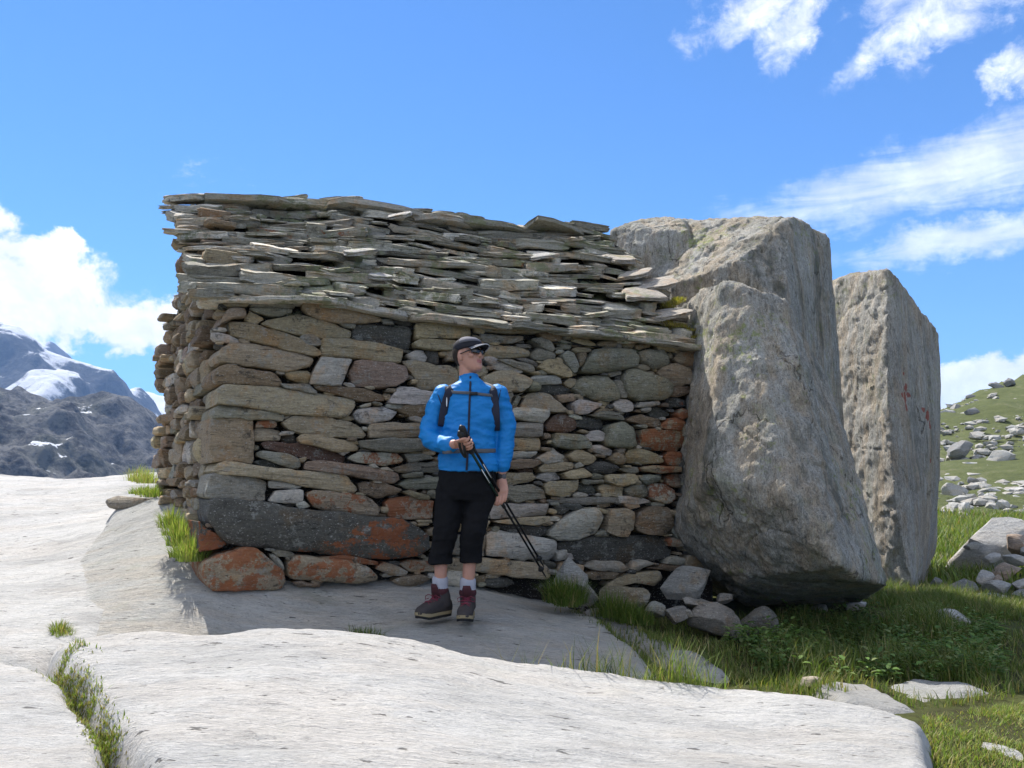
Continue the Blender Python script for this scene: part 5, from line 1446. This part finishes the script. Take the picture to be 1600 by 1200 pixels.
tube(body, smooth_path([PP(706, 760, .02), PP(696, 822, -.02), PP(690, 860, .0), ANK_R]), lerp_list([.078, .052, .045, .035]), 18)
tube(body, smooth_path([PP(752, 760, .02), PP(741, 822, -.03), PP(735, 860, .0), ANK_L]), lerp_list([.078, .052, .045, .035]), 18)
# poles first: the hands close on them
PA, PT = PP(719, 677, -.33), at(853, 902, 5.78)
pd = (PT - PA).normalized()
def on_pole(t): return PA + pd * t
def finger(base, dirs, lens, r0):
    p = base; pts = [p]
    for d, l in zip(dirs, lens): p = p + d.normalized() * l; pts.append(p)
    n = len(pts); tube(body, smooth_path(pts, 3), lerp_list([r0, r0 * .98, r0 * .9, r0 * .78][:n], 3), 9)
# wearer's right hand: comes from the sleeve, palm behind the grips, fingers curled round the front
side_ = pd.cross(Y_).normalized()                             # across the pole, in the picture plane
if side_.x > 0: side_ = -side_                                # to image left
front = side_.cross(pd).normalized()
if front.y > 0: front = -front                                # towards the viewer
gp = on_pole(.075)                                            # grip centre
palm = gp + side_ * .034 - front * .004
wr = ARM_R[-1]
loft(body, [(wr, Z_ * .030, Y_ * .022), (wr.lerp(palm, .55), (pd * -.036), front * .018), (palm, pd * -.043, front * .017), (palm - side_ * .016, pd * -.040, front * .013)], 16)
for i, o_ in enumerate((-.034, -.011, .012, .033)):
    L_ = (.036, .040, .037, .030)[i]; b_ = palm + pd * o_ + front * .014 - side_ * .008
    finger(b_, [front * .75 - side_ * .7, -side_ * 1.0 + front * .15, -side_ * .5 - front * 1.0], [L_, L_ * .72, L_ * .6], .0088 - .0006 * (i == 3))
finger(palm - pd * .036 + front * .006, [-pd * .5 + front * .8 - side_ * .3, -side_ * .9 + front * .2 + pd * .1, -side_ * .7 + pd * .6], [.034, .03, .024], .0102)
# wearer's left hand: hangs from the sleeve, fingers wrapped over the shafts
wl = ARM_L[-1]; gl = on_pole((at(778, 771, 5.41) - PA).length)
t_ = (wl - PA).dot(pd); gl = on_pole(max(.3, (PP(777, 768, .1) - PA).dot(pd)))
hd = (gl - wl); hd = hd.normalized()
pk = wl.lerp(gl, .62) + Vector((.012, -.026, .0))
sx_ = Vector((1, -.25, .15)).normalized()
loft(body, [(wl, X_ * .029, Y_ * .022), (wl.lerp(pk, .5), sx_ * .036, Y_ * .020), (pk, sx_ * .042, Y_ * .017), (pk + hd * .022, sx_ * .040, Y_ * .014)], 16)
for i, o_ in enumerate((-.030, -.010, .011, .030)):
    L_ = (.040, .044, .041, .033)[i]; b_ = pk + sx_ * o_ + hd * .018 + Vector((0, -.004, 0))
    finger(b_, [hd * 1. + Vector((-.12, -.25, 0)), hd * .8 + Vector((-.3, .35, -.1)), hd * .1 + Vector((-.3, 1.0, .1))], [L_, L_ * .7, L_ * .55], .0088 - .0006 * (i == 3))
finger(pk - sx_ * .036 - hd * .022, [-sx_ * .8 + hd * .7, -sx_ * .35 + hd * .9 + Vector((0, -.1, 0)), hd * .8 + Vector((.1, .2, 0))], [.034, .030, .024], .0102)
bod = fuse(body, 'body', M_skin, person, .0042, 3)
me = bod.data; me.materials.append(M_lip); off = wloc(person)
lc = H(.088, 0, -.055)
for p in me.polygons:
    d = Vector(p.center) + off - lc
    if abs(d.dot(hu)) < .0115 and abs(d.dot(hs)) < .021 and d.dot(hf) > -.006: p.material_index = 1
# ---- jacket
def wrinkle(p, n):
    q = Vector((p.x * 7, p.y * 7, p.z * 16)); w1 = noise.ridged_multi_fractal(q, .9, 2.0, 3, .9, 2.) - 1.0
    return .008 * w1 + .011 * fbm(p * 6, 3) + .004 * fbm(Vector((p.x * 10, p.y * 10, p.z * 34)), 3)
jk = MB()
loft(jk, [(H(-.022, 0, -.118), hf * .066, hs * .064), (PP(735, 594, .015), X_ * .075, Y_ * .075), (PP(735, 601, .02), X_ * .105, Y_ * .085), (PP(735, 608, .025), X_ * .165, Y_ * .105), (PP(734, 622, .03), X_ * .195, Y_ * .125), (PP(733, 645, .025), X_ * .185, Y_ * .135),
          (PP(732, 680, .02), X_ * .178, Y_ * .132), (PP(731, 706, .02), X_ * .178, Y_ * .13), (PP(730, 722, .02), X_ * .19, Y_ * .137), (PP(730, 737, .02), X_ * .192, Y_ * .138)], 28, 2.3)
SLR = [PP(698, 616, .03), PP(680, 648, .03), PP(671, 678, .0), PP(682, 691, -.09), PP(704, 695, -.225)]
SLL = [PP(774, 614, .03), PP(786, 648, .05), PP(790, 682, .05), PP(788, 712, .035), PP(784, 731, .03)]
tube(jk, smooth_path(SLR), lerp_list([.082, .074, .070, .060, .046]), 20)
tube(jk, smooth_path(SLL), lerp_list([.080, .072, .066, .058, .048]), 20)
ellip(jk, PP(671, 684, .02), X_ * .062, Y_ * .065, Z_ * .06)
jacket = fuse(jk, 'jacket', M_jack, person, .0065, 5, wrinkle)
bpy.context.view_layer.update()
joff = Vector(wloc(person))
def on_jacket(px, py, lift=.006):
    r = ray(px, py).normalized(); ok, loc, nr, i = jacket.ray_cast(-joff, r)
    return (loc + joff - r * lift) if ok else None
def band(name, mat, parent, path, w_, th=.008, lift=.005, back=None):
    pts = [on_jacket(*q, lift) for q in path]; pts = [p for p in pts if p]
    if back: pts = [back] + pts
    pts = smooth_path(pts, 3); mb = MB(); rings = []
    for i, p in enumerate(pts):
        t = (pts[min(i+1, len(pts)-1)] - pts[max(i-1, 0)]).normalized(); s = t.cross(Y_)
        s = s.normalized() if s.length > .05 else X_
        rings.append((p, s * w_ / 2, s.cross(t).normalized() * th / 2, 5))
    loft(mb, rings, 12); return mb.build(name, mat, parent)
zipo = band('zip', M_navy, jacket, [(735, 588), (735, 600), (734, 620), (733, 650), (732, 680), (731, 700), (730, 720), (729, 735)], .013, .012, .003)
band('hem_line', M_navy, jacket, [(690, 738.0), (700, 737.5), (715, 737), (730, 736.5), (750, 736.5), (770, 735)], .004, .004, 0)
for path in ([(679, 606), (684, 616), (689, 630), (692, 645)], [(784, 604), (781, 615), (778, 630), (776, 645)]): band('piping', M_navy, jacket, path, .006, .005, .000)
# ---- trousers
tr = MB()
loft(tr, [(PP(730, 730, .02), X_ * .175, Y_ * .125), (PP(730, 745, .02), X_ * .188, Y_ * .135), (PP(729, 765, .02), X_ * .188, Y_ * .13), (PP(728, 782, .02), X_ * .165, Y_ * .11)], 28, 2.3)
tube(tr, smooth_path([PP(704, 765, .02), PP(700, 800, .0), PP(696, 830, -.02), PP(689, 862, -.0), PP(688, 881, .0)]), lerp_list([.095, .088, .079, .077, .080]), 20, caps=False)
tube(tr, smooth_path([PP(753, 765, .02), PP(745, 800, .0), PP(740, 830, -.03), PP(736, 862, -.0), PP(735, 880, .0)]), lerp_list([.095, .086, .076, .071, .073]), 20, caps=False)
trous = fuse(tr, 'trousers', M_trou, person, .007, 4, lambda p, n: .011 * fbm(Vector((p.x * 9, p.y * 9, p.z * 8)), 3) + .006 * (noise.ridged_multi_fractal(Vector((p.x * 6, p.y * 6, p.z * 14)), .9, 2., 3, .9, 2.) - 1))
# ---- hair, cap, sunglasses
hr = MB()
loft(hr, [(H((f + b_) / 2 - .004, 0, z), hf * ((f - b_) / 2 + .004), hs * (w_ + .005), 2.1) for z, f, b_, w_ in ((-.045, -.045, -.078, .035), (-.02, -.03, -.092, .055), (.005, -.018, -.1, .066), (.03, .02, -.104, .074), (.055, .05, -.104, .075))], 24)
fuse(hr, 'hair', M_hair, person, .004, 2)
cp = MB(); rings = []
for z, f, b_, w_ in ((.034, .096, -.106, .080), (.05, .098, -.110, .083), (.07, .094, -.109, .082), (.09, .082, -.100, .075), (.107, .06, -.083, .060), (.119, .03, -.055, .04), (.124, .005, -.03, .02)):
    rings.append((H((f + b_) / 2, 0, z + .004), hf * ((f - b_) / 2), hs * w_, 2.1))
loft(cp, rings, 32)
capo = cp.build('cap', M_capd, person)
pb = MB()                                                   # lighter front and crown panels
loft(pb, [(H((f + b_) / 2, 0, z + .0055), hf * ((f - b_) / 2 + .002), hs * (w_ + .002), 2.1) for z, f, b_, w_ in ((.072, .094, -.06, .079), (.09, .082, -.055, .074), (.107, .06, -.05, .060), (.119, .03, -.045, .04), (.124, .005, -.03, .02))], 32)
pb.build('crown_panel', M_capg, capo)
br = MB(); top, bot = [], []
nb, nr_ = 21, 6
def brim(u, v, dz):                                          # u -1..1 across, v 0..1 outward
    a = u * rad(62); r0 = .086; ext = .078 * math.cos(u * 1.15) ** .6
    x = math.cos(a) * (r0 + 0 * v) * 1.0 + v * ext; y = math.sin(a) * .080 * (1 - .04 * v)
    return H(x, y, .046 + .012 * v - .30 * y * y / .08 - .02 * v * v + dz)
for dz in (.0025, -.0025):
    for i in range(nb):
        for j in range(nr_): br.v.append(tuple(brim(-1 + 2 * i / (nb - 1), j / (nr_ - 1), dz)))
for s in (0, 1):
    b_ = s * nb * nr_
    for i in range(nb - 1):
        for j in range(nr_ - 1):
            q = (b_ + i * nr_ + j, b_ + (i + 1) * nr_ + j, b_ + (i + 1) * nr_ + j + 1, b_ + i * nr_ + j + 1); br.f.append(q if s == 0 else q[::-1])
for i in range(nb - 1):
    a, b_ = i * nr_ + nr_ - 1, (i + 1) * nr_ + nr_ - 1; br.f.append((a, b_, b_ + nb * nr_, a + nb * nr_))
bo = br.build('brim', M_capd, capo); bo.data.materials.append(M_capg)
for i, p in enumerate(bo.data.polygons):
    if i < (nb - 1) * (nr_ - 1): p.material_index = 1
eb = MB(); tube(eb, [brim(-1 + 2 * i / 40, 1, 0) for i in range(41)], .0028, 8); eb.build('brim_edge', M_edge, capo)
sgm = MB()
for s in (-1, 1):
    tube(sgm, [H(.088 - .0, s * .058, .014), H(.065, s * .074, .014), H(.02, s * .079, .010), H(-.012, s * .080, .008)], [.005, .0045, .0035, .003], 8)
tube(sgm, [H(.100, -.008, .012), H(.1035, 0, .014), H(.100, .008, .012)], .004, 8)
sg = sgm.build('sunglasses', M_black, person)
for s in (-1, 1):
    lm = MB(); rings = []
    for j in range(9):
        t = j / 8; y = .006 + t * .058; x = .101 - .6 * max(0, y - .01) ** 2 / .1 - .12 * max(0, y - .03); hh = .0205 * (1 - .35 * t * t) * (.82 if j == 0 else 1); zc = .010 + .003 * t
        rings.append((H(x, s * y, zc), hu * hh * (.6 if j in (0, 8) else 1), hf * .0028))
    loft(lm, rings, 14); lm.build('lens', M_lens, sg)
# ---- boots and socks
def boot(ank, foot_c, fdir, col_c):
    fd = Vector((fdir[0], fdir[1], 0)).normalized(); sd = Vector((-fd.y, fd.x, 0))
    zz = (surf_z(foot_c.x, foot_c.y) or foot_c.z) - .014
    def B(x, y, z): return Vector((foot_c.x, foot_c.y, zz)) + fd * x + sd * y + Z_ * z
    mb = MB()
    loft(mb, [(B(-.135, 0, .055), sd * .026, Z_ * .03), (B(-.125, 0, .055), sd * .036, Z_ * .045), (B(-.09, 0, .060), sd * .041, Z_ * .052), (B(-.03, 0, .062), sd * .042, Z_ * .056), (B(.03, 0, .055), sd * .046, Z_ * .050), (B(.08, 0, .047), sd * .050, Z_ * .042), (B(.12, 0, .042), sd * .044, Z_ * .034), (B(.145, 0, .038), sd * .030, Z_ * .025), (B(.155, 0, .036), sd * .014, Z_ * .014)], 20, 2.4)
    top = Vector((ank.x, ank.y, 0)) + Z_ * (zz + .152)
    tube(mb, smooth_path([B(-.075, 0, .06), B(-.07, 0, .11), top.lerp(B(-.065, 0, .13), .5), top]), lerp_list([.050, .050, .050, .052]), 20, 1.0)
    o = fuse(mb, 'boot', M_boot, person, .005, 3, lambda p, n: .0015 * fbm(p * 25, 3))
    sm = MB()
    ol = [(-.142, .0), (-.135, .026), (-.10, .043), (-.03, .043), (.04, .049), (.085, .054), (.125, .045), (.15, .026), (.16, 0)]
    ol = ol + [(x, -y) for x, y in ol[-2:0:-1]]; ol, _ = resample(chaikin(ol, 2), 48)
    def plate(m, z0, z1, gx=1.):
        nO = len(ol); b0 = len(m.v)
        for z in (z0, z1): m.v += [tuple(B(x * gx, y * gx, z + max(0, x - .10) * .25)) for x, y in ol]
        m.f += [(b0 + i, b0 + (i+1) % nO, b0 + nO + (i+1) % nO, b0 + nO + i) for i in range(nO)] + [tuple(b0 + nO + i for i in range(nO)), tuple(b0 + nO - 1 - i for i in range(nO))]
    plate(sm, .012, .030, 1.0); sm.build('sole', M_sole, o, False); t2 = MB(); plate(t2, -.004, .0118, .97); t2.build('tread', M_tread, o, False)
    cm = MB(); tube(cm, [top - Z_ * .014, top + Z_ * .0, top + Z_ * .010], [.0535, .055, .052], 20); cm.build('collar', M_bootr, o)
    tg = MB(); loft(tg, [(top + fd * .046 - Z_ * .04, sd * .028, fd * .008), (top + fd * .052 + Z_ * .02, sd * .03, fd * .008), (top + fd * .060 + Z_ * .045, sd * .022, fd * .007)], 14); tg.build('tongue', M_bootr, o)
    lm = MB()
    for j in range(6):
        x = .075 - j * .024; z = .090 + max(0, j - 1) * .010
        for s in (-1, 1): tube(lm, [B(x, s * .028, z - .006), B(x - .008, 0, z + .012), B(x - .02, -s * .028, z + .006)], .0026, 6)
    for s in (-1, 1):
        c = top + fd * .06 - Z_ * .03
        tube(lm, [c, c + sd * s * .03 + fd * .015 + Z_ * .012, c + sd * s * .055 + fd * .012, c + sd * s * .05 + fd * .02 - Z_ * .02, c + sd * s * .02 + fd * .02 - Z_ * .01], .0024, 6)
        tube(lm, [c, c + sd * s * .02 + fd * .03 - Z_ * .03, c + sd * s * .035 + fd * .03 - Z_ * .06], .0024, 6)
    lm.build('laces', M_lace, o)
    sk = MB(); tube(sk, [top - Z_ * .02, top + Z_ * .02, top + Z_ * .05, top + Z_ * .072], [.050, .0495, .050, .051], 18); sk.build('sock', M_sock, person)
    return top
boot(PP(688, 905, .01), at(679, 960, PY - .04), (-.62, -.78), 0)
boot(PP(731, 905, .01), at(729, 963, PY - .055), (-.06, -1), 1)
# ---- watch
wm = MB(); wa = (ARM_L[-1] - ARM_L[-2]).normalized(); tube(wm, [wl - wa * .012 + wa * .012, wl + wa * .022], [.034, .034], 18, .85); wo = wm.build('wristwatch', M_black, person)
fm = MB(); ellip(fm, wl + wa * .012 + Vector((.02, -.024, 0)), X_ * .016, Z_ * .018, Y_ * .008); fm.build('watch_face', M_grey, wo)
# ---- backpack
bp = empty('backpack', tuple(PP(735, 690, .28)), 'dark backpack worn by the hiker, straps buckled across his chest and waist', 'backpack')
pk_ = MB(); loft(pk_, [(PP(735, 604, .23), X_ * .10, Y_ * .06, 3), (PP(735, 612, .25), X_ * .13, Y_ * .09, 3), (PP(734, 650, .27), X_ * .14, Y_ * .11, 3), (PP(733, 695, .27), X_ * .14, Y_ * .11, 3), (PP(733, 722, .25), X_ * .12, Y_ * .08, 3)], 24)
fuse(pk_, 'pack_bag', M_navy, bp, .01, 4, lambda p, n: .006 * fbm(p * 8, 3))
s1 = band('shoulder_strap', M_navy, bp, [(709, 597), (704, 608), (699, 620), (695, 634), (692, 650), (690, 666)],   .050, .014, .009, PP(716, 602, .12))
s2 = band('shoulder_strap', M_navy, bp, [(764, 597), (769, 608), (772, 620), (774, 636), (775, 655), (775, 672)], .050, .014, .009, PP(754, 602, .12))
tb = MB(); q = on_jacket(698, 628, .016); ellip(tb, q, X_ * .004, Y_ * .003, Z_ * .03); tb.build('logo_stripe', M_white, s1)
band('chest_strap', M_grey, bp, [(700, 612), (712, 613), (724, 613.5), (735, 614), (748, 615.5), (760, 617), (772, 618)], .018, .006, .012)
bk = MB(); q = on_jacket(740, 615, .018); loft(bk, [(q - X_ * .025, Z_ * .011, Y_ * .005, 4), (q + X_ * .025, Z_ * .011, Y_ * .005, 4)], 12); bk.build('buckle', M_black, bp)
for qx, qy in ((699, 607), (771, 612)):
    bk = MB(); q = on_jacket(qx, qy, .018); loft(bk, [(q - Z_ * .014, X_ * .016, Y_ * .005, 4), (q + Z_ * .014, X_ * .016, Y_ * .005, 4)], 12); bk.build('buckle', M_grey, bp)
band('hip_belt', M_grey, bp, [(692, 706), (704, 705.5), (716, 705), (730, 704.5), (745, 704.5), (760, 704.5), (774, 704)], .026, .008, .007)
# ---- trekking poles
def pole(offset, mat, lab, length):
    o_ = Vector(offset); root = empty('trekking_pole', tuple(PA + o_), lab, 'trekking pole', 'trekking poles in the hiker\'s hands')
    q = lambda t: PA + o_ + pd * t
    m = MB(); tube(m, [q(-.012), q(.0), q(.02), q(.05), q(.10), q(.15), q(.165)], [.012, .022, .021, .0175, .0185, .0175, .013], 14); m.build('grip', M_black, root)
    m = MB(); tube(m, [q(.16), q(.62)], .0088, 12); sh = m.build('shaft', mat, root)
    m = MB(); f2 = front; loft(m, [(q(.30) + f2 * .0088, side_ * .0025, f2 * .0012), (q(.42) + f2 * .0088, side_ * .0025, f2 * .0012)], 8); m.build('print_stripe', M_white, sh)
    m = MB(); tube(m, [q(.60), q(.65)], .0115, 12); m.build('clamp', M_black, root)
    m = MB(); tube(m, [q(.64), q(length - .09)], .0072, 12); m.build('lower_shaft', M_pole2, root)
    m = MB(); tube(m, [q(length - .105), q(length - .085)], [.012, .022], 14); m.build('basket', M_black, root)
    m = MB(); tube(m, [q(length - .09), q(length - .03), q(length)], [.007, .0055, .003], 10); m.build('tip', M_black, root)
    m = MB(); c = q(.02); tube(m, smooth_path([c, c + side_ * .035 + pd * .03 + front * .02, c + side_ * .05 + pd * .09 + front * .02, c + side_ * .045 + pd * .13 + front * .025, c + side_ * .028 + pd * .08 + front * .035, c + front * .02]), .008, 8, .35); m.build('wrist_strap', M_black, root)
L_ = (PT - PA).length
pole((0, 0, 0), M_pole, 'dark green trekking pole with a white print, its tip reaching furthest down right', L_)
pole(tuple(-side_ * .024 - front * .012 - pd * .02), M_pole2, 'black trekking pole held close beside the green one in the same grip', L_ - .06)
